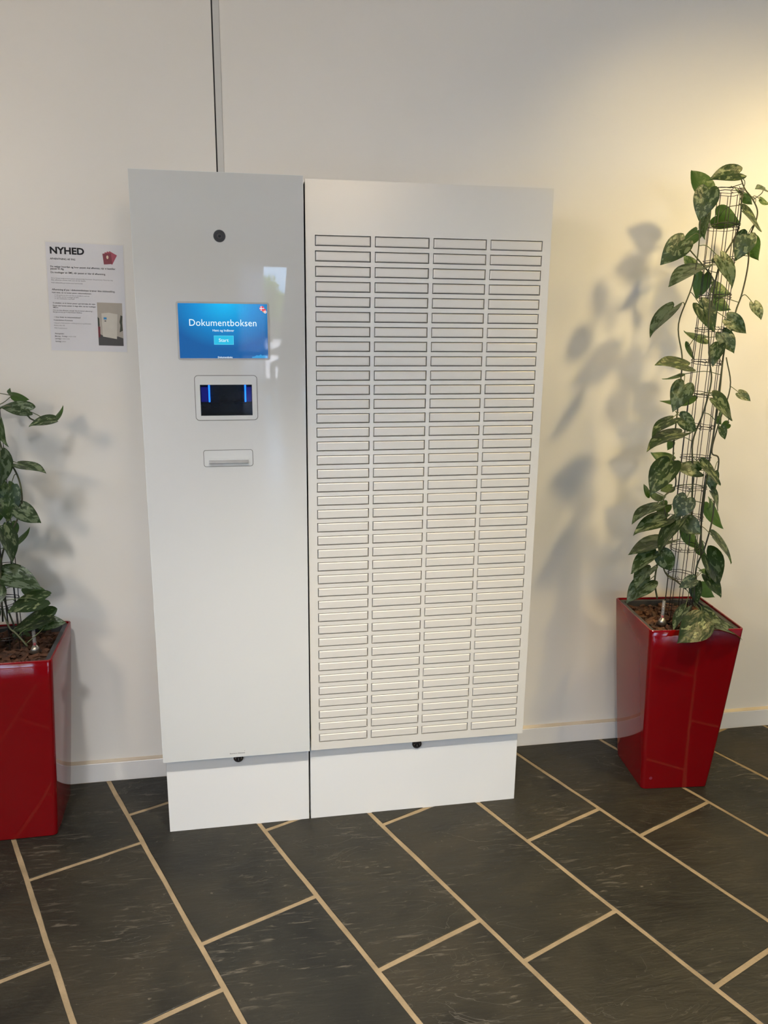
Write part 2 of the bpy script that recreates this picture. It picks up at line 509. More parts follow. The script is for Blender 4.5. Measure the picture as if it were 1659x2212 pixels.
def leaf_mat():
    m = mat('variegated_leaf', rough=0.42)
    tc = nd(m, 'ShaderNodeTexCoord')
    rnd = nd(m, 'ShaderNodeObjectInfo').outputs['Random']
    cmb = nd(m, 'ShaderNodeCombineXYZ')
    sc = nd(m, 'ShaderNodeMath', operation='MULTIPLY'); sc.inputs[1].default_value = 61.0
    lk(m, rnd, sc.inputs[0]); lk(m, sc.outputs[0], cmb.inputs[2])
    add = nd(m, 'ShaderNodeVectorMath', operation='ADD')
    lk(m, tc.outputs['Object'], add.inputs[0]); lk(m, cmb.outputs[0], add.inputs[1])
    mp = nd(m, 'ShaderNodeMapping'); mp.inputs['Scale'].default_value = (1.0, 0.75, 1); mp.inputs['Rotation'].default_value = (0, 0, 0.3)
    lk(m, add.outputs[0], mp.inputs[0])
    no = nd(m, 'ShaderNodeTexNoise', Scale=6.0, Detail=3, Roughness=0.55, Distortion=0.5)
    lk(m, mp.outputs[0], no.inputs['Vector'])
    thr = nd(m, 'ShaderNodeMapRange'); thr.inputs[3].default_value = 0.45; thr.inputs[4].default_value = 0.56
    lk(m, rnd, thr.inputs[0])
    sub = nd(m, 'ShaderNodeMath', operation='SUBTRACT'); lk(m, no.outputs['Fac'], sub.inputs[0])
    # blotches crowd the middle of each half; the rim and the midrib stay dark
    acr = nd(m, 'ShaderNodeAttribute'); acr.attribute_name = 'across'
    shp = nd(m, 'ShaderNodeValToRGB'); e = shp.color_ramp.elements
    e[0].position, e[0].color = 0.0, (0.10, 0.10, 0.10, 1)
    e[1].position, e[1].color = 1.0, (0.30, 0.30, 0.30, 1)
    for ps, cv in ((0.18, 0.02), (0.5, 0.0), (0.8, 0.02), (0.93, 0.12)):
        x = e.new(ps); x.color = (cv, cv, cv, 1)
    lk(m, acr.outputs['Fac'], shp.inputs[0])
    tsum = nd(m, 'ShaderNodeMath', operation='ADD'); lk(m, thr.outputs[0], tsum.inputs[0]); lk(m, shp.outputs[0], tsum.inputs[1])
    lk(m, tsum.outputs[0], sub.inputs[1])
    ed = nd(m, 'ShaderNodeMapRange'); ed.inputs[1].default_value = 0.0; ed.inputs[2].default_value = 0.035
    lk(m, sub.outputs[0], ed.inputs[0])
    fine = nd(m, 'ShaderNodeTexNoise', Scale=3, Detail=2); lk(m, add.outputs[0], fine.inputs['Vector'])
    dk = nd(m, 'ShaderNodeValToRGB'); e = dk.color_ramp.elements
    e[0].color, e[1].color = (0.009, 0.018, 0.009, 1), (0.024, 0.046, 0.014, 1)
    lk(m, fine.outputs['Fac'], dk.inputs[0])
    pl = nd(m, 'ShaderNodeValToRGB'); e = pl.color_ramp.elements
    e[0].color, e[1].color = (0.095, 0.13, 0.085, 1), (0.19, 0.225, 0.11, 1)
    lk(m, rnd, pl.inputs[0])
    mix = nd(m, 'ShaderNodeMixRGB'); lk(m, ed.outputs[0], mix.inputs[0]); lk(m, dk.outputs[0], mix.inputs[1]); lk(m, pl.outputs[0], mix.inputs[2])
    # midrib
    sx = nd(m, 'ShaderNodeSeparateXYZ'); lk(m, tc.outputs['Object'], sx.inputs[0])
    ab = nd(m, 'ShaderNodeMath', operation='ABSOLUTE'); lk(m, sx.outputs[0], ab.inputs[0])
    rb = nd(m, 'ShaderNodeMapRange'); rb.inputs[1].default_value = 0.008; rb.inputs[2].default_value = 0.03
    rb.inputs[3].default_value = 0.7; rb.inputs[4].default_value = 0.0
    lk(m, ab.outputs[0], rb.inputs[0])
    mid = nd(m, 'ShaderNodeMixRGB'); mid.inputs[2].default_value = (0.030, 0.055, 0.018, 1)
    lk(m, rb.outputs[0], mid.inputs[0]); lk(m, mix.outputs[0], mid.inputs[1])
    # plain green underside
    geo = nd(m, 'ShaderNodeNewGeometry')
    und = nd(m, 'ShaderNodeMixRGB'); und.inputs[2].default_value = (0.040, 0.088, 0.018, 1)
    lk(m, geo.outputs['Backfacing'], und.inputs[0]); lk(m, mid.outputs[0], und.inputs[1])
    lk(m, und.outputs[0], bsdf(m).inputs['Base Color'])
    tl = nd(m, 'ShaderNodeBsdfTranslucent'); tl.inputs[0].default_value = (0.10, 0.22, 0.03, 1)
    ms = nd(m, 'ShaderNodeMixShader'); ms.inputs[0].default_value = 0.22
    lk(m, bsdf(m).outputs[0], ms.inputs[1]); lk(m, tl.outputs[0], ms.inputs[2])
    lk(m, ms.outputs[0], m.node_tree.nodes['Material Output'].inputs[0])
    wv = nd(m, 'ShaderNodeTexNoise', Scale=5, Detail=2); lk(m, add.outputs[0], wv.inputs['Vector'])
    bp = nd(m, 'ShaderNodeBump', Strength=0.15, Distance=0.05); lk(m, wv.outputs['Fac'], bp.inputs['Height'])
    lk(m, bp.outputs[0], bsdf(m).inputs['Normal'])
    return m


M['leaf'] = leaf_mat()

# leaf blades: base x y z, tip x y z, width, side shown, roll
LEAVES_RIGHT = [(1.2358,0.0318,1.9324,1.1474,0.0277,1.9245,0.0658,1,47),
(1.2215,0.1548,1.9038,1.1366,0.151,1.9457,0.0701,-1,33),
(1.1405,0.0233,1.8835,1.1127,0.0073,1.8043,0.0692,1,0),
(1.2685,0.1809,1.8345,1.3502,0.2029,1.8221,0.0718,-1,0),
(1.1644,0.0583,1.8212,1.145,0.0494,1.7554,0.0512,1,58),
(1.0951,0.0468,1.7471,1.025,0.0358,1.6863,0.0692,1,11),
(1.1882,0.1436,1.7864,1.1402,0.1379,1.7258,0.0573,-1,44),
(1.1912,0.1457,1.6849,1.1663,0.1728,1.7145,0.0349,-1,20),
(1.1659,0.0614,1.6775,1.0457,0.0292,1.6423,0.0957,1,70),
(1.3019,0.06,1.7712,1.2677,0.0523,1.7017,0.0633,1,0),
(1.2063,0.0355,1.7043,1.2566,0.0104,1.6248,0.072,1,54),
(1.3887,0.1716,1.7657,1.4342,0.1958,1.7115,0.0553,-1,29),
(1.2878,0.179,1.706,1.2566,0.1725,1.6977,0.0244,-1,29),
(1.2367,0.1653,1.6608,1.2353,0.1822,1.5879,0.0553,-1,11),
(1.2691,0.1603,1.6262,1.33,0.1574,1.6037,0.0481,-1,35),
(1.2747,0.1587,1.5852,1.3276,0.1523,1.5563,0.0449,-1,18),
(1.1749,0.0667,1.5716,1.2212,0.0321,1.4987,0.0689,1,36),
(1.0812,0.0474,1.5619,0.9935,0.0354,1.4955,0.0819,1,62),
(1.2689,0.0654,1.5299,1.3316,0.0425,1.4935,0.0563,1,30),
(1.2552,0.0641,1.4896,1.2841,0.0302,1.4347,0.0523,1,21),
(1.2608,0.1604,1.4705,1.1828,0.167,1.4768,0.0581,-1,60),
(1.2426,0.0499,1.4539,1.2094,0.0327,1.3997,0.0487,1,25),
(1.1339,0.0281,1.3943,1.0235,0.0159,1.4092,0.0829,1,63),
(1.2782,0.0606,1.8352,1.3536,0.0589,1.7835,0.0677,1,70),
(1.3216,0.0223,1.576,1.3363,-0.0027,1.5299,0.0403,1,41),
(1.323,0.034,1.8927,1.2787,0.0126,1.894,0.0364,1,67),
(1.3949,0.1586,1.8839,1.4249,0.1623,1.867,0.0256,-1,54),
(1.3684,0.1849,1.8989,1.3117,0.1827,1.9059,0.0423,-1,63),
(1.3357,0.1556,1.8871,1.3647,0.1537,1.8683,0.0267,-1,0),
(1.2093,0.1666,1.455,1.2237,0.1677,1.4004,0.0418,-1,70),
(1.1355,0.0378,1.3378,1.0885,0.0079,1.2704,0.0672,1,0),
(1.2253,0.151,1.2932,1.1371,0.1634,1.2519,0.0726,-1,60),
(1.1993,0.1802,1.3594,1.1418,0.1743,1.3305,0.0478,-1,70),
(1.2254,0.0231,1.2975,1.307,0.0139,1.2388,0.0746,1,53),
(1.3306,0.0583,1.3107,1.3589,0.0336,1.2902,0.0316,1,27),
(1.1046,0.0319,1.237,1.0269,0.0186,1.2035,0.0634,1,57),
(1.1259,0.0289,1.2407,1.1816,0.0105,1.2025,0.0518,1,21),
(1.1301,0.0221,1.1935,1.0033,-0.0058,1.174,0.0971,1,70),
(1.348,0.1798,1.2246,1.3767,0.208,1.1943,0.0373,-1,49),
(1.3828,0.1717,1.1991,1.3751,0.2001,1.184,0.028,-1,0),
(1.2593,0.0209,1.2104,1.2755,0.0093,1.1757,0.0296,1,28),
(1.1939,0.1833,1.1438,1.1985,0.2043,1.1139,0.0273,-1,27),
(1.1864,0.1555,1.0867,1.1217,0.1833,1.1019,0.0533,-1,40),
(1.1211,0.051,1.0978,1.043,0.0183,1.0176,0.0864,1,23),
(1.1921,0.1497,1.0007,1.1484,0.1473,0.9826,0.0351,-1,25),
(1.1201,0.1572,0.9762,1.0839,0.1527,1.0082,0.0359,-1,51),
(1.1201,0.1541,0.9807,1.179,0.1826,0.9488,0.0539,-1,70),
(1.2119,0.0366,1.0733,1.1345,0.0362,1.092,0.0589,1,38),
(1.2108,0.0222,1.0922,1.2939,0.0155,1.0429,0.0717,1,57),
(1.2758,0.0592,1.062,1.2637,0.0447,1.0057,0.0439,1,25),
(1.2591,0.0345,1.0088,1.3021,0.0306,0.9486,0.0548,1,66),
(1.1012,0.0691,0.9612,1.0029,0.0521,0.9316,0.077,1,64),
(1.1796,0.1454,0.9427,1.1375,0.1378,0.9113,0.043,-1,0),
(1.1723,0.0228,0.9919,1.1361,0.016,0.9333,0.0675,1,0),
(1.1276,0.0538,0.9195,1.0144,0.0479,0.8953,0.0858,1,54),
(1.1577,0.022,0.9266,1.063,0.0024,0.8432,0.0945,1,61),
(1.1782,0.0325,0.9177,1.2115,-0.0075,0.8808,0.0593,1,0),
(1.2464,0.1411,0.8661,1.2992,0.1523,0.7852,0.0719,-1,55),
(1.3449,0.1737,0.935,1.3859,0.1801,0.842,0.0753,-1,60),
(1.1519,0.0694,0.843,1.0008,0.0503,0.8243,0.1136,1,70),
(1.0891,0.0321,0.8166,0.9959,0.0157,0.7732,0.0771,1,56),
(1.1046,0.0218,0.8209,1.1349,0.005,0.7571,0.0593,1,0),
(1.0787,0.0324,0.766,1.0008,-0.0031,0.7342,0.0676,1,54),
(1.0951,0.0616,0.7154,1.0067,0.0416,0.6661,0.0763,1,30),
(1.2765,0.0216,0.861,1.365,0.0114,0.7873,0.0856,1,70),
(1.2664,0.0321,0.7997,1.3493,0.0238,0.6964,0.0982,1,44),
(1.2704,0.0316,0.7344,1.3245,-0.0032,0.6733,0.0657,1,48),
(1.2301,0.0271,0.7243,1.1818,0.025,0.7004,0.0403,1,0),
(1.2646,0.0664,0.6958,1.2501,0.0438,0.6336,0.0501,1,35),
(1.3562,0.1845,0.6388,1.4121,0.1906,0.5983,0.0513,-1,23),
(1.3492,0.18,0.6943,1.3782,0.1962,0.6952,0.0245,-1,37),
(1.326,0.1745,0.7944,1.3563,0.1943,0.7448,0.0454,-1,44),
(1.196,0,0.6403,1.1322,-0.02,0.5875,0.063,1,58),
(1.2262,-0.055,0.6176,1.1193,-0.095,0.5719,0.0958,1,0),
(1.2595,0.01,0.6118,1.3422,0,0.5873,0.0642,1,39),
(1.2695,-0.055,0.5963,1.369,-0.07,0.571,0.0768,1,63)]
LEAVES_LEFT = [(-0.7345,0.1027,1.2702,-0.8064,0.099,1.2915,0.0556,1,40),
(-0.7996,0.2085,1.3006,-0.766,0.2335,1.2843,0.0332,-1,41),
(-0.8105,0.243,1.2933,-0.8286,0.27,1.3099,0.027,-1,70),
(-0.674,0.0948,1.2456,-0.7325,0.0686,1.2445,0.0474,1,56),
(-0.7056,0.238,1.2261,-0.6713,0.2537,1.2596,0.0373,-1,70),
(-0.8164,0.1187,1.2411,-0.8111,0.0976,1.1729,0.053,1,65),
(-0.7777,0.1107,1.1236,-0.7028,0.0833,1.1087,0.0601,1,63),
(-0.817,0.0914,1.1608,-0.7998,0.0545,1.077,0.069,1,50),
(-0.8108,0.1258,1.0564,-0.8375,0.1228,0.9555,0.0773,1,30),
(-0.8465,0.2466,1.0356,-0.8294,0.275,0.9874,0.0433,-1,28),
(-0.7963,0.1114,1.0004,-0.7299,0.1096,0.9639,0.0561,1,20),
(-0.8484,0.2429,0.9246,-0.8423,0.2381,0.8828,0.0385,-1,0),
(-0.8396,0.2464,0.8634,-0.7982,0.2631,0.9036,0.0444,-1,70),
(-0.8293,0.081,0.9484,-0.7915,0.0743,0.8566,0.0736,1,50),
(-0.8516,0.1098,0.8109,-0.7412,0.087,0.7867,0.0853,1,39),
(-0.822,0.2353,0.7294,-0.7658,0.2624,0.6872,0.0558,-1,39),
(-0.7376,0.0889,0.7385,-0.8479,0.0888,0.7238,0.0824,1,45),
(-0.7337,0.1241,0.6706,-0.8517,0.1236,0.6522,0.0883,1,51),
(-0.7613,0.1218,0.6518,-0.6944,0.1172,0.6616,0.0501,1,29),
(-0.8631,0.2385,0.585,-0.8271,0.2598,0.5469,0.0419,-1,32),
(-0.9191,0.2419,0.5423,-0.8942,0.2539,0.5581,0.0314,-1,0)]
STEMS_RIGHT = [[(1.1319,0.07,0.6501),(1.1168,0.0685,0.714),(1.1241,0.0669,0.7914),(1.1472,0.0654,0.867),(1.1171,0.0638,0.9805),(1.1526,0.0623,1.024),(1.1332,0.0608,1.1264),(1.1325,0.0592,1.2508),(1.1326,0.0577,1.3652),(1.1278,0.0562,1.4229),(1.106,0.0546,1.5143),(1.1359,0.0531,1.6212),(1.1441,0.0515,1.7203),(1.1396,0.05,1.8063)],
[(1.2575,0.06,0.6352),(1.2534,0.0611,0.7489),(1.275,0.0622,0.8133),(1.2923,0.0633,0.9116),(1.2909,0.0644,1.0125),(1.2924,0.0656,1.1043),(1.2668,0.0667,1.1265),(1.2792,0.0678,1.209),(1.3064,0.0689,1.3256),(1.2826,0.07,1.4166)],
[(1.2645,0.06,0.7875),(1.2528,0.0629,0.9393),(1.2602,0.0657,1.094),(1.2719,0.0686,1.273),(1.2741,0.0714,1.44),(1.2944,0.0743,1.5012),(1.3024,0.0771,1.5561),(1.3175,0.08,1.605),(1.3285,0.0829,1.6846),(1.3262,0.0857,1.7657),(1.3414,0.0886,1.8106),(1.3437,0.0914,1.8439),(1.3237,0.0943,1.8763),(1.2982,0.0971,1.9029),(1.2791,0.1,1.943)],
[(1.2135,0.05,0.8687),(1.1999,0.0489,1.0548),(1.1871,0.0478,1.1633),(1.211,0.0467,1.2515),(1.226,0.0456,1.3453),(1.2119,0.0444,1.4121),(1.1962,0.0433,1.5125),(1.1903,0.0422,1.6107),(1.1917,0.0411,1.6467),(1.0938,0.04,1.7372)],
[(1.2078,0.06,1.555),(1.2254,0.0667,1.6817),(1.2771,0.0733,1.7854),(1.2808,0.08,1.8893)],
[(1.2116,0.04,0.6879),(1.1703,0.0367,0.7201),(1.1343,0.0333,0.7441),(1.1127,0.03,0.7842)]]
STEMS_LEFT = [[(-0.8671,0.13,0.6633),(-0.8523,0.1273,0.8502),(-0.7968,0.1245,0.9695),(-0.7803,0.1218,1.0251),(-0.7862,0.1191,1.0921),(-0.8189,0.1164,1.1718),(-0.8202,0.1136,1.2604),(-0.7895,0.1109,1.2827),(-0.7456,0.1082,1.2585),(-0.7336,0.1055,1.2475),(-0.7074,0.1027,1.2374),(-0.6765,0.1,1.2445)],
[(-0.791,0.07,0.6072),(-0.8189,0.0775,0.6435),(-0.8406,0.085,0.6669),(-0.854,0.0925,0.7392),(-0.846,0.1,0.8623)]]

# ------------------------------------------------------------------ the setting
def struct(o): return prop(o, kind='structure')


# back wall in two boards with a narrow groove at the joint strip (x = -0.221)
bm = box_bm(ROOM_X0, -0.2225, WALL_Y, WALL_Y + 0.15, 0, CEIL_Z)
box_bm(-0.2185, ROOM_X1, WALL_Y, WALL_Y + 0.15, 0, CEIL_Z, bm=bm)
wall_back = struct(obj('wall_back', bm, M['wall']))
obj('joint_backing', box_bm(-0.2225, -0.2185, WALL_Y + 0.004, WALL_Y + 0.15, 0, CEIL_Z), M['dark'], wall_back)
trim = struct(obj('trim_1', box_bm(-0.2185, -0.2005, WALL_Y - 0.0022, WALL_Y, 0.0745, CEIL_Z, bevel=0.0006, seg=1), M['trim']))
for name, x0, x1 in (('baseboard_left', ROOM_X0, -0.2225), ('baseboard_right', -0.2225, ROOM_X1)):
    b = struct(obj(name, box_bm(x0, x1, WALL_Y - 0.014, WALL_Y, 0, 0.068, bevel=0.001, seg=1), M['base']))
    prof = [(WALL_Y - 0.0132, 0.068), (WALL_Y - 0.0132, 0.0695), (WALL_Y - 0.0005, 0.0745), (WALL_Y, 0.0745), (WALL_Y, 0.068)]
    vs = [(x, y, z) for x in (x0, x1) for y, z in prof]
    fs = [(i, (i + 1) % 5, (i + 1) % 5 + 5, i + 5) for i in range(5)] + [(4, 3, 2, 1, 0), (5, 6, 7, 8, 9)]
    obj('tan_edge', (vs, fs), M['base_top'], b)  # tan strip along the baseboard top

# floor: mortar bed with slate tiles laid aslant to the wall
E1, E2 = Vector((0.922, 0.3875)).normalized(), Vector((0.3875, -0.922)).normalized()
floor = struct(obj('floor', box_bm(ROOM_X0, ROOM_X1, ROOM_Y0, WALL_Y, -0.05, 0.0), M['grout']))


def clip(poly, f):
    out = []
    for i, p in enumerate(poly):
        q = poly[(i + 1) % len(poly)]
        a, b = f(p), f(q)
        if a >= 0: out.append(p)
        if a * b < 0: out.append(p + (q - p) * (a / (a - b)))
    return out


ROWS = [-1.79, -1.455, -1.12, -0.790, -0.470, -0.140, 0.178, 0.506, 0.816, 1.148, 1.44, 1.77, 2.10]
JOINTS = {-1.79: [-0.5, 0.14, 0.8], -1.455: [-0.15, 0.48, 1.12], -1.12: [-0.48, 0.157, 0.80], -0.790: [-0.178, 0.457, 1.09], -0.470: [-0.333, 0.298, 0.93],
          -0.140: [-0.036, 0.604, 1.24], 0.178: [0.13, 0.77, 1.40], 0.506: [-0.21, 0.427, 1.07], 0.816: [-0.05, 0.590, 1.23],
          1.148: [0.26, 0.90, 1.54], 1.44: [0.32, 0.96, 1.60], 1.77: [0.1, 0.74, 1.38]}
JOINTS = {k: [v[0] - 0.64] + v + [v[-1] + 0.64] for k, v in JOINTS.items()}
GAP = 0.0068
rt = random.Random(5)
WALL_F = WALL_Y - 0.0155


def tile_mesh(n0, n1, t0, t1):
    """one riven slab: uneven chipped rim, slightly eased edge, tilted a hair"""
    rim = []
    for (a, b, cnt) in (((n0, t0), (n1, t0), 5), ((n1, t0), (n1, t1), 9), ((n1, t1), (n0, t1), 5), ((n0, t1), (n0, t0), 9)):
        for i in range(cnt):
            k = i / cnt
            n, t = a[0] + (b[0] - a[0]) * k, a[1] + (b[1] - a[1]) * k
            j = 0.0011 if i else 0.0004
            rim.append(E1 * (n + rt.uniform(-j, j)) + E2 * (t + rt.uniform(-j, j)))
    poly = clip(rim, lambda p: WALL_F - p.y)
    if len(poly) < 3: return None
    c = sum(poly, Vector((0, 0))) / len(poly)
    tx, ty, h = rt.uniform(-.0012, .0012), rt.uniform(-.0012, .0012), 0.0018 + rt.uniform(-.0003, .0004)
    bm = bmesh.new()
    top, mid, bot = [], [], []
    for p in poly:
        dd = (p - c)
        inn = c + dd * (1 - 0.0022 / max(dd.length, 0.03))
        z = h + tx * dd.x + ty * dd.y
        top.append(bm.verts.new((inn.x - c.x, inn.y - c.y, z)))
        mid.append(bm.verts.new((p.x - c.x, p.y - c.y, z - 0.0008)))
        bot.append(bm.verts.new((p.x - c.x, p.y - c.y, 0.0002)))
    bm.faces.new(top)
    for i in range(len(poly)):
        j = (i + 1) % len(poly)
        bm.faces.new((mid[i], mid[j], top[j], top[i]))
        bm.faces.new((bot[i], bot[j], mid[j], mid[i]))
    bmesh.ops.recalc_face_normals(bm, faces=bm.faces)
    if bm.faces[0].normal.z < 0: bmesh.ops.reverse_faces(bm, faces=bm.faces)
    return bm, c


T_MIN, T_MAX = -1.1, 1.5
far_v, far_f = [], []


def far_tile(n0, n1, t0, t1):
    poly = [E1 * a + E2 * b for a, b in ((n0, t0), (n0, t1), (n1, t1), (n1, t0))]
    for f in (lambda p: WALL_F - p.y, lambda p: p.y - ROOM_Y0 - 0.01, lambda p: p.x - ROOM_X0 - 0.01, lambda p: ROOM_X1 - 0.01 - p.x):
        poly = clip(poly, f)
        if len(poly) < 3: return
    c = sum(poly, Vector((0, 0))) / len(poly)
    if sum(p.length for p in [q - c for q in poly]) < 0.05: return
    tx, ty = rt.uniform(-.004, .004), rt.uniform(-.004, .004)
    i0 = len(far_v)
    m = len(poly)
    for p in poly: far_v.append((p.x, p.y, 0.0028 + tx * (p.x - c.x) + ty * (p.y - c.y)))
    for p in poly: far_v.append((p.x, p.y, 0.0001))
    top = list(range(i0, i0 + m))
    if (poly[1] - poly[0]).cross(poly[2] - poly[1]) < 0: top.reverse()
    far_f.append(top)
    for i in range(m):
        j = (i + 1) % m
        far_f.append((i0 + i, i0 + m + i, i0 + m + j, i0 + j))


for r in range(len(ROWS) - 1):
    js = JOINTS[ROWS[r]]
    for t0, t1 in zip(js[:-1], js[1:]):
        n0, n1 = ROWS[r] + GAP, ROWS[r + 1] - GAP
        got = tile_mesh(n0, n1, t0 + GAP, t1 - GAP)
        if got is None: continue
        bm, c = got
        obj('tile', bm, M['slate'], floor, (c.x, c.y, 0))
    # the same rows run on behind the photographer
    t = js[-1]
    while t < 18:
        far_tile(ROWS[r] + GAP, ROWS[r + 1] - GAP, t + GAP, t + 0.64 - GAP); t += 0.64
    t = js[0]
    while t > -3.5:
        far_tile(ROWS[r] + GAP, ROWS[r + 1] - GAP, t - 0.64 + GAP, t - GAP); t -= 0.64
for sgn in (-1, 1):
    n = ROWS[-1] if sgn > 0 else ROWS[0]
    while abs(n) < 13:
        n2 = n + sgn * 0.33
        t = -4.0 + rt.random() * 0.64
        while t < 18.5:
            far_tile(min(n, n2) + GAP, max(n, n2) - GAP, t + GAP, t + 0.64 - GAP); t += 0.64
        n = n2
prop(obj('paving', (far_v, far_f), M['slate_far'], floor), kind='stuff')

# the rest of the hall, seen only in the mirror of the glass door
struct(obj('ceiling', box_bm(ROOM_X0, ROOM_X1, ROOM_Y0, WALL_Y + 0.15, CEIL_Z, CEIL_Z + 0.1), M['ceiling']))
bm = bmesh.new()
box_bm(ROOM_X0 - 0.2, ROOM_X0, ROOM_Y0 - 0.2, SIDE_WIN[0], -0.05, CEIL_Z + 0.1, bm=bm); box_bm(ROOM_X0 - 0.2, ROOM_X0, SIDE_WIN[1], WALL_Y + 0.15, -0.05, CEIL_Z + 0.1, bm=bm)
box_bm(ROOM_X0 - 0.2, ROOM_X0, SIDE_WIN[0], SIDE_WIN[1], -0.05, WIN_Z0, bm=bm); box_bm(ROOM_X0 - 0.2, ROOM_X0, SIDE_WIN[0], SIDE_WIN[1], WIN_Z1, CEIL_Z + 0.1, bm=bm)
struct(obj('wall_left', bm, M['wall']))
struct(obj('wall_right', box_bm(ROOM_X1, ROOM_X1 + 0.15, ROOM_Y0 - 0.2, WALL_Y + 0.15, -0.05, CEIL_Z + 0.1), M['wall']))
bm = bmesh.new()
xs = [ROOM_X0] + [v for w in WINDOWS for v in w] + [ROOM_X1]
for a, b in zip(xs[0::2], xs[1::2]): box_bm(a, b, ROOM_Y0 - 0.2, ROOM_Y0, -0.05, CEIL_Z, bm=bm)
for a, b in WINDOWS:
    box_bm(a, b, ROOM_Y0 - 0.2, ROOM_Y0, -0.05, WIN_Z0, bm=bm)
    box_bm(a, b, ROOM_Y0 - 0.2, ROOM_Y0, WIN_Z1, CEIL_Z, bm=bm)
struct(obj('wall_front', bm, M['wall']))
frame_m = flat('window_frame_grey', (0.55, 0.55, 0.56))
conc = flat('grey_concrete', (0.36, 0.355, 0.345))
for i, (a, b) in enumerate(WINDOWS + [SIDE_WIN]):
    w = struct(empty('window_%d' % (i + 1), ((a + b) / 2, ROOM_Y0 - 0.12, WIN_Z0) if i < 2 else (ROOM_X0 - 0.12, (a + b) / 2, WIN_Z0)))
    if i == 2: w.rotation_euler = (0, 0, math.radians(90))
    npan = max(2, round((b - a) / 1.05))
    step = (b - a) / npan
    bm = bmesh.new()
    for k in range(npan + 1):
        xx = a + k * step - (a + b) / 2
        box_bm(xx - 0.03, xx + 0.03, -0.04, 0.04, 0, WIN_Z1 - WIN_Z0, bm=bm)
    for z in (0.03, WIN_Z1 - WIN_Z0 - 0.03): box_bm((a - b) / 2, (b - a) / 2, -0.04, 0.04, z - 0.03, z + 0.03, bm=bm)
    obj('window_frame', bm, frame_m, w)
    for k in range(npan):
        x0 = a + k * step - (a + b) / 2
        obj('pane', box_bm(x0 + 0.03, x0 + step - 0.03, -0.004, 0.004, 0.06, WIN_Z1 - WIN_Z0 - 0.06), M['pane'], w)
# slanting concrete pillars in front of the windows
for i, xb in enumerate((0.86, 3.6, 6.2)):
    v = []
    for z, sh in ((0, 0.0), (CEIL_Z, 0.30)):
        v += [(xb + sh + dx, ROOM_Y0 + 0.5 + dy, z) for dx, dy in ((-0.24, -0.16), (0.24, -0.16), (0.24, 0.16), (-0.24, 0.16))]
    f = [(0, 3, 2, 1), (4, 5, 6, 7)] + [(k, (k + 1) % 4, (k + 1) % 4 + 4, k + 4) for k in range(4)]
    struct(obj('column_%d' % (i + 1), (v, f), conc))
struct(obj('ground', box_bm(-60, 60, -90, ROOM_Y0 - 0.2, -0.3, -0.04), vary(mat('outdoor_paving', rough=0.8), (0.24, 0.225, 0.215), (0.36, 0.34, 0.325), 0.8)))

# drawn curtain at the edge of the window wall
vs, fs = [], []
for k in range(61):
    xx = -0.12 + 0.54 * k / 60
    yy = ROOM_Y0 + 0.09 + 0.022 * math.sin(k * 1.05)
    vs += [(xx, yy, 0.03), (xx + 0.004 * math.sin(k), yy, 1.2), (xx, yy, WIN_Z1 + 0.03)]
    if k:
        a_ = (k - 1) * 3
        fs += [(a_, a_ + 3, a_ + 4, a_ + 1), (a_ + 1, a_ + 4, a_ + 5, a_ + 2)]
cur_m = flat('curtain_cloth', (0.62, 0.60, 0.63))
ctl = nd(cur_m, 'ShaderNodeBsdfTranslucent'); ctl.inputs[0].default_value = (0.80, 0.79, 0.82, 1)
cmx = nd(cur_m, 'ShaderNodeMixShader'); cmx.inputs[0].default_value = 0.7
lk(cur_m, bsdf(cur_m).outputs[0], cmx.inputs[1]); lk(cur_m, ctl.outputs[0], cmx.inputs[2])
lk(cur_m, cmx.outputs[0], cur_m.node_tree.nodes['Material Output'].inputs[0])
prop(obj('curtain', (vs, fs), cur_m, smooth=True), 'pale grey pleated curtain hanging at the edge of the far windows', 'curtain')

# trees beyond the windows
tree_leaf = vary(mat('tree_leaves', rough=0.6), (0.12, 0.21, 0.03), (0.44, 0.54, 0.13), 1.2)
tree_bark = vary(mat('tree_bark', rough=0.9), (0.06, 0.045, 0.03), (0.12, 0.09, 0.065), 5)
for i, (tx, ty, th, tr_, lab) in enumerate(((1.55, -40, 3.1, 0.62, 'bright green tree beyond the windows, nearest to the dark pillar'),
                                            (2.45, -42, 2.35, 0.70, 'broad green tree beyond the windows behind the seated reader'),
                                            (-5.0, -27, 5.2, 2.2, 'tall green tree beyond the narrow window'),
                                            (7.4, -26, 4.8, 2.0, 'round green tree beyond the last window panes'))):
    root = prop(empty('tree', (tx, ty, -0.04)), lab, 'tree', 'trees outside the hall')
    obj('trunk', tube_bm([(0, 0, 0), (0.05, 0, th * 0.35), (0.0, 0.05, th * 0.75)], [0.16, 0.12, 0.05], 8), tree_bark, root)
    rr = random.Random(30 + i)
    vs, fs = [], []
    for k in range(900):
        a, u, rad = rr.uniform(0, 6.283), rr.uniform(-1, 1), rr.random() ** 0.4
        q = math.sqrt(1 - u * u)
        p = Vector((tr_ * rad * q * math.cos(a), tr_ * rad * q * math.sin(a), th * 0.70 + th * 0.30 * rad * u)) * rr.uniform(.85, 1.08)
        d1 = Vector((rr.uniform(-1, 1), rr.uniform(-1, 1), rr.uniform(-1, 1))).normalized() * 0.14
        d2 = d1.orthogonal().normalized() * 0.07
        i0 = len(vs)
        vs += [p - d1, p + d2, p + d1, p - d2]; fs.append((i0, i0 + 1, i0 + 2, i0 + 3))
    prop(obj('crown', (vs, fs), tree_leaf, root), kind='stuff')

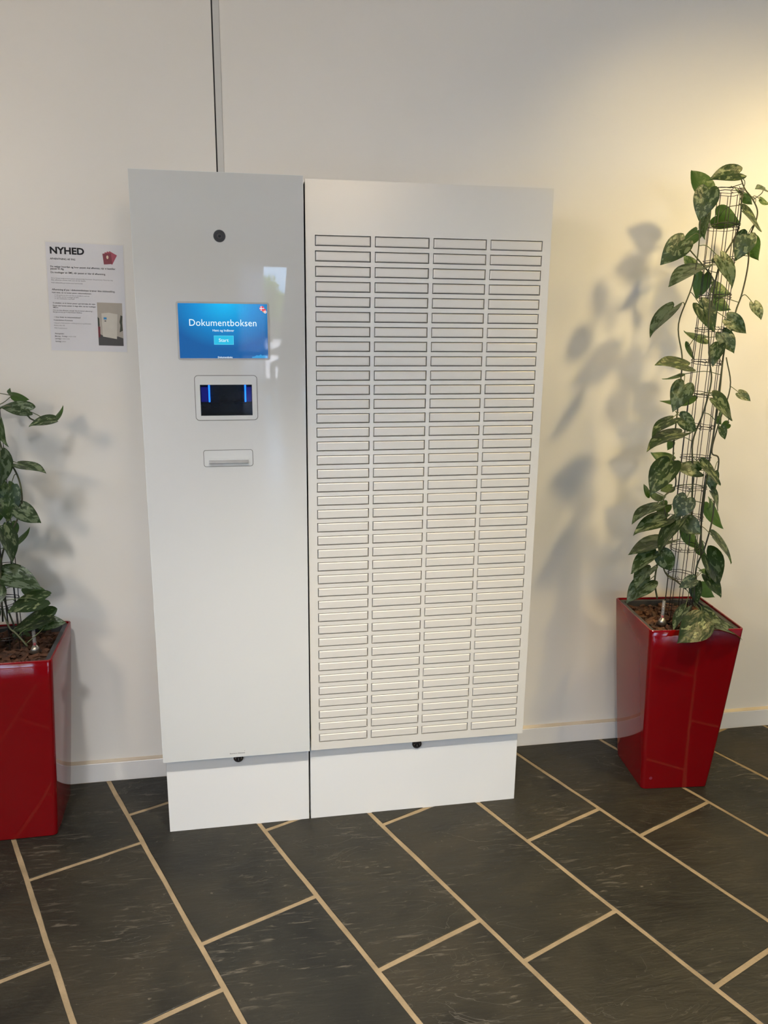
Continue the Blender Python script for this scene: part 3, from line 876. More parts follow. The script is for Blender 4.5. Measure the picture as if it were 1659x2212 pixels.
added_hedge = prop(empty('added_hedge', (0, -46, -0.04)), 'long clipped dark green screen of leaves added to cut off the low sky', 'added_hedge')  # unseen leafy row added to block low sky and shape the daylight
rr = random.Random(77)
vs, fs = [], []
for k in range(6000):
    p = Vector((rr.uniform(-34, 34), rr.uniform(-.9, .9), rr.uniform(0, 1.55)))
    d1 = Vector((rr.uniform(-1, 1), rr.uniform(-1, 1), rr.uniform(-1, 1))).normalized() * 0.28
    d2 = d1.orthogonal().normalized() * 0.16
    i0 = len(vs)
    vs += [p - d1, p + d2, p + d1, p - d2]; fs.append((i0, i0 + 1, i0 + 2, i0 + 3))
prop(obj('foliage', (vs, fs), tree_leaf, added_hedge), kind='stuff')
obj('inner_growth', box_bm(-34, 34, -0.5, 0.5, 0, 1.4), tree_bark, added_hedge)

# recessed downlights
ring_m = flat('lamp_ring_white', (0.7, 0.7, 0.68))
for i, (x, y, watt, colr, half, soft, aim) in enumerate(DOWNLIGHTS):
    where = ('over the wall beside the variegated plant on the right', 'aimed at the trellis plant on the right', 'straight in front of the document terminal', 'added to brighten the lower wall on the left')[i]
    root = prop(empty('downlight', (x, y, CEIL_Z)), 'round recessed ceiling downlight ' + where, 'ceiling light', 'ceiling downlights')
    circ = [(0.055 * math.cos(t * math.pi / 12), 0.055 * math.sin(t * math.pi / 12)) for t in range(24)]
    bm = bmesh.new()
    o1 = [bm.verts.new((a, b, 0)) for a, b in circ]
    o2 = [bm.verts.new((a, b, -0.006)) for a, b in circ]
    i2 = [bm.verts.new((a * .8, b * .8, -0.006)) for a, b in circ]
    i1 = [bm.verts.new((a * .8, b * .8, -0.001)) for a, b in circ]
    for ra, rb in ((o1, o2), (o2, i2), (i2, i1)):
        for k in range(24): bm.faces.new((ra[k], ra[(k + 1) % 24], rb[(k + 1) % 24], rb[k]))
    obj('ring', bm, ring_m, root)
    obj('diffuser', cyl_bm((0, 0, -0.0008), (0, 0, -0.002), 0.044, n=24), lit('lamp_glow', colr, 6.0), root)
    sd = bpy.data.lights.new('downlight_beam', 'SPOT')
    sd.energy, sd.color, sd.shadow_soft_size = watt, colr, 0.07
    sd.spot_size, sd.spot_blend = math.radians(2 * half), soft
    so = bpy.data.objects.new('downlight_beam', sd)
    COL.objects.link(so)
    so.location = (x, y, CEIL_Z - 0.045)
    so.rotation_euler = (Vector(aim) - so.location).to_track_quat('-Z', 'Y').to_euler()
for i, (x, y, z, em, colr) in enumerate(FILL_GLOBES):
    root = prop(empty('fill_globe', (x, y, CEIL_Z)), ('opal fill globe hanging behind the photographer on the right', 'added opal fill globe hanging behind the photographer on the left')[i], 'pendant lamp', 'opal fill globes')
    gm = bmesh.new()
    bmesh.ops.create_icosphere(gm, subdivisions=2, radius=0.25, matrix=Matrix.Translation((0, 0, z - CEIL_Z)))
    obj('globe', gm, lit('opal_glow', colr, em), root, smooth=True)
    obj('cord', cyl_bm((0, 0, 0), (0, 0, z - CEIL_Z + 0.245), 0.004, n=8), M['black'], root)
    obj('ceiling_rose', cyl_bm((0, 0, 0), (0, 0, -0.025), 0.05, 0.045, n=20), ring_m, root)

# ------------------------------------------------------------------ the terminal unit with the glass door
GY = -0.0065
TX0, TX1, TZ0, TZ1 = -0.4302, -0.0025, 0.2499, 1.8722
kiosk = prop(empty('document_kiosk', (-0.216, 0.17, 0)),
             'white self-service document terminal with glossy glass front and lit blue screen', 'terminal')
KL = kiosk.location


def kpart(name, data, m, parent=None, **k):
    """geometry given in world coordinates, stored relative to the kiosk"""
    p = parent or kiosk
    o = obj(name, data, m, p, **k)
    if parent is None: o.location = o.location - KL
    return o


def ktext(name, s, width, loc, m, parent, **k):
    """children of kiosk parts share the kiosk's frame, so world coordinates go in as they are"""
    return text(name, s, width, loc, m, parent, **k)


kpart('plinth', box_bm(-0.4255, -0.0035, 0.018, 0.32, 0.0, 0.262, bevel=0.001, seg=1), M['plinth'])
ox0, ox1, oz0, oz1 = -0.2800, -0.1447, 1.2650, 1.3470
kpart('body', box_bm(-0.4255, -0.0045, 0.062, 0.33, 0.262, 1.868), M['body'])
kpart('door_frame', pierced_slab([-0.4265, ox0, ox1, -0.0045], [0.256, oz0, oz1, 1.868], lambda i, k: i == 1 and k == 1, 0.0, 0.060), M['body'])
door = kpart('glass_door', pierced_slab([TX0, ox0, ox1, TX1], [TZ0, oz0, oz1, TZ1], lambda i, k: i == 1 and k == 1, GY, -0.0005), M['glass_white'])
bm = bmesh.new()
e = 0.0008
box_bm(TX0 - e, TX0 - 0.0001, GY + 0.0002, -0.0008, TZ0, TZ1, bm=bm); box_bm(TX1 + 0.0001, TX1 + e, GY + 0.0002, -0.0008, TZ0, TZ1, bm=bm)
box_bm(TX0 - e, TX1 + e, GY + 0.0002, -0.0008, TZ1 + 0.0001, TZ1 + e, bm=bm); box_bm(TX0 - e, TX1 + e, GY + 0.0002, -0.0008, TZ0 - e, TZ0 - 0.0001, bm=bm)
obj('polished_edge', bm, M['glass_edge'], door)
ktext('maker_text', 'Biometric Solutions', 0.0440, (-0.2382, GY - 0.0003, 0.2607), M['ink'], door, bold=0.008, height=0.0031)
obj('maker_mark', front_plate([(-0.1968, 0.2668), (-0.1945, 0.2668), (-0.1935, 0.2700), (-0.1958, 0.2700)], GY - 0.0004, GY - 0.0001), M['bezel'], door)

# camera eye
eye = kpart('camera_eye', front_plate([(-0.2157 + 0.0150 * math.cos(t * math.pi / 16), 1.7211 + 0.0150 * math.sin(t * math.pi / 16)) for t in range(32)], GY - 0.0006, GY - 0.0001), M['black'])
for nm, r0, r1, dy, mm in (('pale_rim', 0.0160, 0.0150, 0.0004, M['bezel']), ('lens_ring', 0.0060, 0.0045, 0.0012, M['iron'])):
    c0 = [(-0.2157 + r0 * math.cos(t * math.pi / 16), 1.7211 + r0 * math.sin(t * math.pi / 16)) for t in range(32)]
    c1 = [(-0.2157 + r1 * math.cos(t * math.pi / 16), 1.7211 + r1 * math.sin(t * math.pi / 16)) for t in range(32)]
    obj(nm, front_ring(c0, c1, GY - dy, GY - 0.0001), mm, eye)
obj('lens', front_plate([(-0.2153 + 0.0030 * math.cos(t * math.pi / 8), 1.7206 + 0.0030 * math.sin(t * math.pi / 8)) for t in range(16)], GY - 0.0011, GY - 0.0005), M['lens'], eye)

# screen
sx0, sx1, sz0, sz1 = -0.3272, -0.0998, 1.4158, 1.5550
scx, scz = (sx0 + sx1) / 2, (sz0 + sz1) / 2
me = front_plate([(sx0 - scx, sz0 - scz), (sx1 - scx, sz0 - scz), (sx1 - scx, sz1 - scz), (sx0 - scx, sz1 - scz)], -0.0004, 0.0)
screen = kpart('screen', me, M['display'])
screen.location = Vector((scx, GY - 0.0002, scz)) - KL


def spart(name, data, m): return obj(name, data, m, screen, loc=-Vector((scx, GY - 0.0002, scz)))
def stext(name, s, width, x, z, m, **k): return text(name, s, width, (x - scx, -0.0010, z - scz), m, screen, **k)


kpart('screen_bezel', front_ring(rrect(0.2375, 0.1480, 0.006, 4, scx, scz), rrect(sx1 - sx0, sz1 - sz0, 0.0008, 4, scx, scz), GY - 0.0012, GY - 0.0001), M['bezel'])
stext('title_text', 'Dokumentboksen', 0.1715, -0.3000, 1.4985, M['lit_white'], spacing=1.03, height=0.0178)
stext('subtitle_text', 'Hent og Indlever', 0.0550, -0.2415, 1.4845, M['lit_white'], bold=0.008)
Y1, Y2 = GY - 0.0012, GY - 0.0008
spart('start_button', front_plate([(-0.2387, 1.4513), (-0.1888, 1.4513), (-0.1888, 1.4738), (-0.2387, 1.4738)], Y2, GY - 0.0005), M['lit_cyan'])
spart('button_border', front_ring([(-0.2390, 1.4510), (-0.1885, 1.4510), (-0.1885, 1.4741), (-0.2390, 1.4741)],
                                  [(-0.2382, 1.4518), (-0.1893, 1.4518), (-0.1893, 1.4733), (-0.2382, 1.4733)], Y1, Y2), M['lit_edge'])
text('button_text', 'Start', 0.0250, (-0.2265 - scx, -0.0012, 1.4583 - scz), M['lit_white'], screen, height=0.0088)
stext('footer_text', 'Dokumentboks', 0.0375, -0.2305, 1.4166, M['lit_white'], bold=0.015)
disc = lambda cx, cz, r, n=20: [(cx + r * math.cos(2 * math.pi * t / n), cz + r * math.sin(2 * math.pi * t / n)) for t in range(n)]
for k, (fx, fz) in enumerate(((-0.1135, 1.5440), (-0.1075, 1.5385), (-0.1050, 1.5350))):
    base = (M['lit_red'], M['lit_red'], M['lit_white'])[k]
    y = Y2 - 0.00015 * k
    spart('language_flag', front_plate(disc(fx, fz, (0.0062, 0.0050, 0.0036)[k]), y, y + 0.0001), base)
    bm = bmesh.new()
    if k == 0:
        front_plate([(fx - .0061, fz - .0008), (fx + .0061, fz - .0008), (fx + .0061, fz + .0008), (fx - .0061, fz + .0008)], y - .00006, y, bm)
        front_plate([(fx - .0026, fz - .0058), (fx - .0010, fz - .0058), (fx - .0010, fz + .0058), (fx - .0026, fz + .0058)], y - .00006, y, bm)
        spart('flag_cross', bm, M['lit_white'])
    elif k == 1:
        spart('flag_stripe', front_plate([(fx - .0046, fz - .0018), (fx - .0030, fz - .0040), (fx + .0030, fz - .0040), (fx + .0046, fz - .0018)], y - .00006, y), M['lit_gold'])
    else:
        front_plate([(fx - .0034, fz - .0006), (fx + .0034, fz - .0006), (fx + .0034, fz + .0006), (fx - .0034, fz + .0006)], y - .00006, y, bm)
        front_plate([(fx - .0006, fz - .0034), (fx + .0006, fz - .0034), (fx + .0006, fz + .0034), (fx - .0006, fz + .0034)], y - .00006, y, bm)
        spart('flag_cross', bm, M['lit_red'])
sky_pts = [(-0.142, 1.4166), (-0.102, 1.4166), (-0.102, 1.4225), (-0.110, 1.4240), (-0.116, 1.4232), (-0.119, 1.4262), (-0.124, 1.4232), (-0.130, 1.4240), (-0.136, 1.4205), (-0.142, 1.4200)]
spart('skyline', front_plate(sky_pts, GY - 0.0008, GY - 0.0005), M['lit_blue'])

# document reader: seam, faceplate, dark recess, two blue light bars behind a smoked pane
rcx, rcz = -0.2122, 1.3120
reader = kpart('document_reader', front_ring(rrect(0.1640, 0.1200, 0.010, 5, rcx, rcz), rrect(0.1604, 0.1164, 0.0085, 5, rcx, rcz), GY - 0.0004, GY - 0.0001), M['line'])
rim = rrect(0.1600, 0.1160, 0.0085, 5, rcx, rcz)
hole = [(min(max(x, ox0), ox1), min(max(z, oz0), oz1)) for x, z in rrect(ox1 - ox0, oz1 - oz0, 0.0005, 5, (ox0 + ox1) / 2, (oz0 + oz1) / 2)]
obj('faceplate', front_ring(rim, hole, GY - 0.0007, GY - 0.0001), M['plate'], reader)
bm = bmesh.new()
box_bm(ox0, ox1, 0.052, 0.058, oz0, oz1, bm=bm)
box_bm(ox0, ox0 + .001, -0.003, 0.052, oz0, oz1, bm=bm); box_bm(ox1 - .001, ox1, -0.003, 0.052, oz0, oz1, bm=bm)
box_bm(ox0, ox1, -0.003, 0.052, oz0, oz0 + .001, bm=bm); box_bm(ox0, ox1, -0.003, 0.052, oz1 - .001, oz1, bm=bm)
obj('recess', bm, M['black'], reader)
obj('inner_shelf', box_bm(ox0 + .002, ox1 - .002, 0.02, 0.05, 1.2960, 1.2975), M['dark'], reader)
for bx in (-0.2572, -0.1622):
    obj('light_bar', box_bm(bx - 0.0022, bx + 0.0022, 0.012, 0.016, 1.2990, 1.3455, bevel=0.0008, seg=1), M['led'], reader)
for x0, x1 in ((ox0 + .0015, -0.2606), (-0.1588, ox1 - .0015)):  # glowing plates added to imitate the bars' blue spill inside the recess
    obj('glow_plate', box_bm(x0, x1, 0.020, 0.024, 1.2990, 1.3385, bevel=0.001, seg=1), M['led_glow'], reader)
obj('smoked_window', box_bm(ox0 + 0.0005, ox1 - 0.0005, GY + 0.002, GY + 0.003, oz0 + 0.0005, oz1 - 0.0005), M['tinted'], reader)

# card slot
ccx, ccz = -0.2125, 1.1497
slot = kpart('card_slot', front_ring(rrect(0.1320, 0.0465, 0.0070, 5, ccx, ccz), rrect(0.1290, 0.0435, 0.0058, 5, ccx, ccz), GY - 0.0004, GY - 0.0001), M['line'])
obj('slot_plate', front_plate(rrect(0.1286, 0.0431, 0.0058, 5, ccx, ccz), GY - 0.0006, GY - 0.0001), M['plate'], slot)
obj('slot_rim', front_ring(rrect(0.1130, 0.0165, 0.004, 4, -0.2115, 1.1400), rrect(0.1052, 0.0100, 0.0008, 4, -0.2115, 1.1398), GY - 0.0018, GY - 0.0004), M['plate'], slot)
v = [(-0.2640, GY - 0.0022, 1.1445), (-0.1590, GY - 0.0022, 1.1445), (-0.1590, GY - 0.0005, 1.1452), (-0.2640, GY - 0.0005, 1.1452),
     (-0.2640, GY - 0.0085, 1.1375), (-0.1590, GY - 0.0085, 1.1375), (-0.1590, GY - 0.0005, 1.1350), (-0.2640, GY - 0.0005, 1.1350)]
f = [(0, 4, 5, 1), (0, 1, 2, 3), (4, 7, 6, 5), (0, 3, 7, 4), (1, 5, 6, 2), (3, 2, 6, 7)]
obj('slot_lip', (v, f), M['chrome'], slot)


def cam_lock(x, z, y, par, offs):
    lk_ = obj('door_lock', cyl_bm((x, y - 0.004, z), (x, y, z), 0.0148, n=28), M['iron'], par, loc=offs)
    obj('lock_cylinder', cyl_bm((x, y - 0.0052, z - 0.004), (x, y - 0.004, z - 0.004), 0.0062, n=18), M['black'], lk_)
    obj('keyhole', box_bm(x - 0.0007, x + 0.0007, y - 0.0056, y - 0.0052, z - 0.0085, z - 0.001), M['chrome'], lk_)
    bm = bmesh.new()
    for s in (-1, 1): cyl_bm((x + s * 0.0085, y - 0.0046, z - 0.001), (x + s * 0.0085, y - 0.004, z - 0.001), 0.0016, n=10, bm=bm)
    obj('lock_rivets', bm, M['steel'], lk_)


cam_lock(-0.2142, 0.2345, 0.018, kiosk, -KL)

# ------------------------------------------------------------------ the locker unit
LX0, LX1, LZ0, LZ1 = 0.0030, 0.6735, 0.2468, 1.8668
lock = prop(empty('locker_cabinet', (0.338, 0.17, 0)),
            'white steel cabinet with a grid of small flat locker doors, right of the terminal', 'locker cabinet')
LL = lock.location


def lpart(name, data, m): return obj(name, data, m, lock, loc=-LL)


lpart('plinth', box_bm(0.0015, 0.6644, 0.018, 0.32, 0.0, 0.262, bevel=0.001, seg=1), M['plinth'])
lpart('body', box_bm(0.0045, 0.6640, 0.0145, 0.33, 0.262, 1.862), M['dark'])
bm = bmesh.new()
box_bm(0.0042, 0.6644, 0.03, 0.332, 1.862, 1.8645, bm=bm); box_bm(0.6640, 0.6660, 0.03, 0.332, 0.262, 1.8645, bm=bm); box_bm(0.0040, 0.6644, 0.33, 0.332, 0.262, 1.8645, bm=bm)
lpart('side_casing', bm, M['body'])
CX0, CP, CW = 0.0275, 0.1583, 0.1475
CZ0, CPZ, CH = 1.7313, 0.0387, 0.0273
NR, NC = 38, 4
xs, zs = [LX0], [LZ0]
for c in range(NC): xs += [CX0 + c * CP, CX0 + c * CP + CW]
xs.append(LX1)
for r in reversed(range(NR)): zs += [CZ0 - r * CPZ - CH, CZ0 - r * CPZ]
zs.append(LZ1)
lpart('front_panel', pierced_slab(xs, zs, lambda i, k: i % 2 == 1 and k % 2 == 1, 0.0, 0.012), M['satin'])
# one small door, copied 152 times
g, bv = 0.0018, 0.0024
hx, hz = CW / 2 - g, CH / 2 - g
ring = lambda ax, az, y: [(-ax, y, -az), (ax, y, -az), (ax, y, az), (-ax, y, az)]
v = ring(hx - bv, hz - bv, -0.0012) + ring(hx - bv * 0.35, hz - bv * 0.35, -0.0004) + ring(hx, hz, 0.0014) + ring(hx, hz, 0.011)
f = [(0, 1, 2, 3), (15, 14, 13, 12)]
for L in range(3):
    for k in range(4):
        a, b = L * 4 + k, L * 4 + (k + 1) % 4
        f.append((b, a, a + 4, b + 4))
dme = bpy.data.meshes.new('locker_door')
dme.from_pydata(v, [], f); dme.update(); dme.materials.append(M['satin_door'])
first = None
for r in range(NR):
    for c in range(NC):
        if first is None: first = d_ = obj('locker_door', dme, None, lock)
        else:
            d_ = first.copy(); COL.objects.link(d_)
        d_.location = Vector((CX0 + c * CP + CW / 2, 0, CZ0 - r * CPZ - CH / 2)) - LL
cam_lock(0.3344, 0.2310, 0.018, lock, -LL)

# ------------------------------------------------------------------ the notice on the wall
note = prop(empty('wall_notice', (-0.7060, WALL_Y - 0.0002, 1.5700)),
            'white printed notice headed NYHED with maroon passports, taped left of the terminal', 'notice')
note.rotation_euler = (0, math.radians(1.35), 0)
PW, PH = 0.2125, 0.3030


def npart(name, data, m, y=0.0): return obj(name, data, m, note, loc=(0, y, 0))


sheet = npart('sheet', front_plate([(-0.006, -PH / 2), (PW - 0.006, -PH / 2), (PW - 0.006, PH / 2), (-0.006, PH / 2)], -0.0006, 0.0), M['paper'])
slv = npart('clear_sleeve', front_plate([(-0.0085, -PH / 2 - 0.003), (PW - 0.003, -PH / 2 - 0.003), (PW - 0.003, PH / 2 + 0.003), (-0.0085, PH / 2 + 0.003)], -0.00035, -0.0001), M['sleeve'])


def nt_(name, s, w, u, v_, m='ink', **k): return text(name, s, w, (u, -0.0009, v_), M[m], note, **k)


nt_('heading_text', 'NYHED', 0.0935, 0.0050, 0.1210, bold=0.036, height=0.0185)
LINES = [(0.0040, 0.1040, 0.0690, 'AFHENTNING AF PAS', .012, 'ink'),
         (0.0040, 0.0828, 0.1790, 'Du vælger hvordan og hvor passet skal afhentes, når vi bestiller', .012, 'ink'),
         (0.0040, 0.0768, 0.0370, 'passet til dig.', .012, 'ink'),
         (0.0040, 0.0668, 0.1510, 'Du modtager en SMS, når passet er klar til afhentning.', .012, 'ink'),
         (0.0040, 0.0515, 0.1700, 'Det er fortsat muligt at hente passet ved personligt fremmøde i Borgerservice. Passet kan dog', 0, 'ink_grey'),
         (0.0040, 0.0463, 0.0950, 'ikke udleveres samme sted, som du har bestilt.', 0, 'ink_grey'),
         (0.0040, 0.0388, 0.0860, 'Husk tidsbestilling på kommunens hjemmeside', 0, 'ink_grey'),
         (0.0043, 0.0190, 0.1750, 'Afhentning af pas i dokumentboksen kræver ikke tidsbestilling.', .012, 'ink'),
         (0.0043, 0.0113, 0.1085, 'Husk dette, når du henter passet i dokumentboksen:', .012, 'ink'),
         (0.0165, 0.0042, 0.0900, 'Dit gamle pas (hvis det ikke er annulleret med hul)', 0, 'ink_grey'),
         (0.0165, -0.0008, 0.0600, 'Koden, du har modtaget på SMS', 0, 'ink_grey'),
         (0.0165, -0.0056, 0.0490, 'Din mobiltelefon med MitID', 0, 'ink_grey'),
         (0.0045, -0.0180, 0.1185, 'Vi anbefaler, at du henter passet i god tid inden din rejse.', .012, 'ink'),
         (0.0045, -0.0254, 0.1190, 'Passet skal hentes senest 15 dage efter, du har modtaget', .012, 'ink'),
         (0.0045, -0.0306, 0.0150, "SMS'en.", .012, 'ink'),
         (0.0045, -0.0384, 0.1100, 'Hvis det ikke afhentes, overgår det til manuel udlevering i', 0, 'ink'),
         (0.0045, -0.0436, 0.0800, 'Borgerservice på Frederikshavn Rådhus.', 0, 'ink'),
         (0.0105, -0.0580, 0.0690, 'Hvor finder du dokumentboksen?', .012, 'ink'),
         (0.0050, -0.0665, 0.0520, 'Frederikshavn Kommune', .012, 'ink'),
         (0.0050, -0.0742, 0.1030, 'Indgang fra Rådhuspladsen ved Borgerservice og biblioteket', 0, 'ink_grey'),
         (0.0050, -0.0814, 0.0290, 'Rådhus Allé 100', 0, 'ink_grey'),
         (0.0050, -0.0890, 0.0355, '9900 Frederikshavn', 0, 'ink_grey'),
         (0.0055, -0.1048, 0.0260, 'Åbningstider:', .012, 'ink'),
         (0.0055, -0.1124, 0.0330, 'Mandag - Fredag', .012, 'ink'),
         (0.0395, -0.1124, 0.0240, 'kl. 8.00-19.00', 0, 'ink_grey'),
         (0.0055, -0.1194, 0.0150, 'Lørdag', .012, 'ink'),
         (0.0215, -0.1194, 0.0240, 'kl. 8.00-14.00', 0, 'ink_grey'),
         (0.0060, -0.1272, 0.0150, 'Søndag', .012, 'ink'),
         (0.0220, -0.1272, 0.0130, 'Lukket', 0, 'ink_grey')]
for u, v_, w, s, bold, mm in LINES: nt_('body_text', s, w, u, v_, mm, bold=bold)
for v_ in (0.0045, -0.0006, -0.0054):
    npart('tick_mark', front_plate([(0.0110, v_ + .0010), (0.0118, v_), (0.0137, v_ + .0030), (0.0131, v_ + .0032), (0.0118, v_ + .0012), (0.0114, v_ + .0015)], -0.0010, -0.0008), M['ink_grey'])
npart('bullet_mark', front_plate([(0.0060, -0.0568), (0.0078, -0.0568), (0.0069, -0.0550)], -0.0010, -0.0008), M['ink'])
# fan of passports
for k, ang in enumerate((34, 23, 12, 0)):
    a = math.radians(ang) - 0.10
    px, pz, pv = 0.1515, 0.0985, 0.0200
    pts = [(-pv, 0), (0.0035, 0), (0.0035, 0.0300), (-pv, 0.0300)]
    o = npart('printed_passport', front_plate([(px + pv + x * math.cos(a) + z * math.sin(a), pz + z * math.cos(a) - x * math.sin(a)) for x, z in pts],
              -0.0010 - 0.00005 * k, -0.0007), M['maroon'] if k == 3 else M['maroon2'])
    if k == 3:
        obj('crest', front_plate([(px + 0.0105 + 0.0030 * math.cos(t * math.pi / 8), pz + 0.0185 + 0.0050 * math.sin(t * math.pi / 8)) for t in range(16)], -0.00120, -0.00115), M['gold'], o)
# small photograph of the kiosk
pu0, pu1, pv0, pv1 = 0.1270, 0.1975, -0.1340, -0.0108
P = lambda u, v_: (pu0 + (pu1 - pu0) * u, pv1 - (pv1 - pv0) * v_)
pic = npart('printed_photo', front_plate([P(0, 1), P(1, 1), P(1, 0), P(0, 0)], -0.0009, -0.0007), flat('photo_wall', (0.36, 0.33, 0.29)))
rects = [('photo_floor', (0.045, 0.045, 0.047), [(0.0, 1), (1, 1), (1, .82), (.8, .78), (.15, .76), (0, .70)]),
         ('photo_cabinet', (0.52, 0.50, 0.45), [(.16, .25), (.45, .23), (.80, .26), (.74, .84), (.18, .79)]),
         ('photo_screen', (0.02, 0.22, 0.50), [(.24, .34), (.36, .34), (.36, .39), (.24, .39)]),
         ('photo_reader', (0.01, 0.01, 0.02), [(.27, .415), (.34, .415), (.34, .435), (.27, .435)]),
         ('photo_planter', (0.13, 0.01, 0.02), [(0, .55), (.09, .56), (.08, .80), (0, .82)]),
         ('photo_plant', (0.02, 0.03, 0.015), [(.0, .33), (.06, .37), (.07, .55), (0, .56)]),
         ('photo_climber', (0.03, 0.035, 0.02), [(.92, .28), (1.0, .30), (.97, .45), (.99, .64), (.86, .68), (.90, .52), (.87, .44)])]
for k, (nm, c, pts) in enumerate(rects):
    q = [P(u, v_) for u, v_ in pts]
    obj(nm, front_plate(q, -0.0011 - 0.00004 * k, -0.00085), flat(nm, c), pic)

# ------------------------------------------------------------------ potted climbers
def sq_ring(half, r, z, rot, n=5):
    c, s = math.cos(rot), math.sin(rot)
    return [Vector((x * c - y * s, x * s + y * c, z)) for x, y in rrect(2 * half, 2 * half, r, n)]


def loft(rings, bm=None, cap=None):
    if bm is None: bm = bmesh.new()
    R = [[bm.verts.new(p) for p in ring] for ring in rings]
    n = len(R[0])
    for a, b in zip(R[:-1], R[1:]):
        for i in range(n):
            j = (i + 1) % n
            bm.faces.new((a[i], a[j], b[j], b[i]))
    if cap in ('start', 'both'): bm.faces.new(list(reversed(R[0])))
    if cap in ('end', 'both'): bm.faces.new(R[-1])
    return bm


def leaf_mesh(seed):
    """heart-shaped blade, unit length along +y, unit width in x, blunt notch at the stalk, drawn-out tip"""
    rl = random.Random(seed)
    prof = [(0.0, .25), (.03, .335), (.08, .41), (.16, .47), (.26, .50), (.37, .495), (.49, .45), (.61, .375), (.72, .285), (.82, .185), (.90, .10), (.96, .035), (1.0, .0)]
    us = (-1, -.72, -.35, 0, .35, .72, 1)
    fold, droop, ripple, bend = rl.uniform(.10, .22), rl.uniform(.08, .28), rl.uniform(.015, .045), rl.uniform(-.05, .05)
    vs, fs, across = [], [], []
    for k, (s, w) in enumerate(prof[:-1]):
        for u in us:
            y = s - 0.17 * (1 - s) ** 4 * (abs(u) ** 0.7) * (1.35 - .45 * abs(u))
            z = fold * abs(u) * w * 0.9 - droop * s * s + ripple * math.sin(5 * s + 3 * u + seed) * abs(u)
            vs.append((u * w + bend * s * s, y, z))
            across.append(max(abs(u), (2 * s - 1) ** 4))
    vs.append((bend, 1.0, -droop * 1.05))
    across.append(1.0)
    tip = len(vs) - 1
    for k in range(len(prof) - 2):
        for c in range(6):
            a = k * 7 + c
            fs.append((a, a + 1, a + 8, a + 7))
    for c in range(6):
        a = (len(prof) - 2) * 7 + c
        fs.append((a, a + 1, tip))
    me = bpy.data.meshes.new('leaf')
    me.from_pydata(vs, [], fs)
    me.update()
    me.attributes.new('across', 'FLOAT', 'POINT').data.foreach_set('value', across)
    me.polygons.foreach_set('use_smooth', [True] * len(me.polygons))
    me.materials.append(M['leaf'])
    return me


LEAF_MESHES = [leaf_mesh(s) for s in range(8)]


def near_pt(p, paths):
    best = None
    for s in paths:
        for q in s:
            dd = (q - p).length
            if best is None or dd < best[0]: best = (dd, q)
    return best


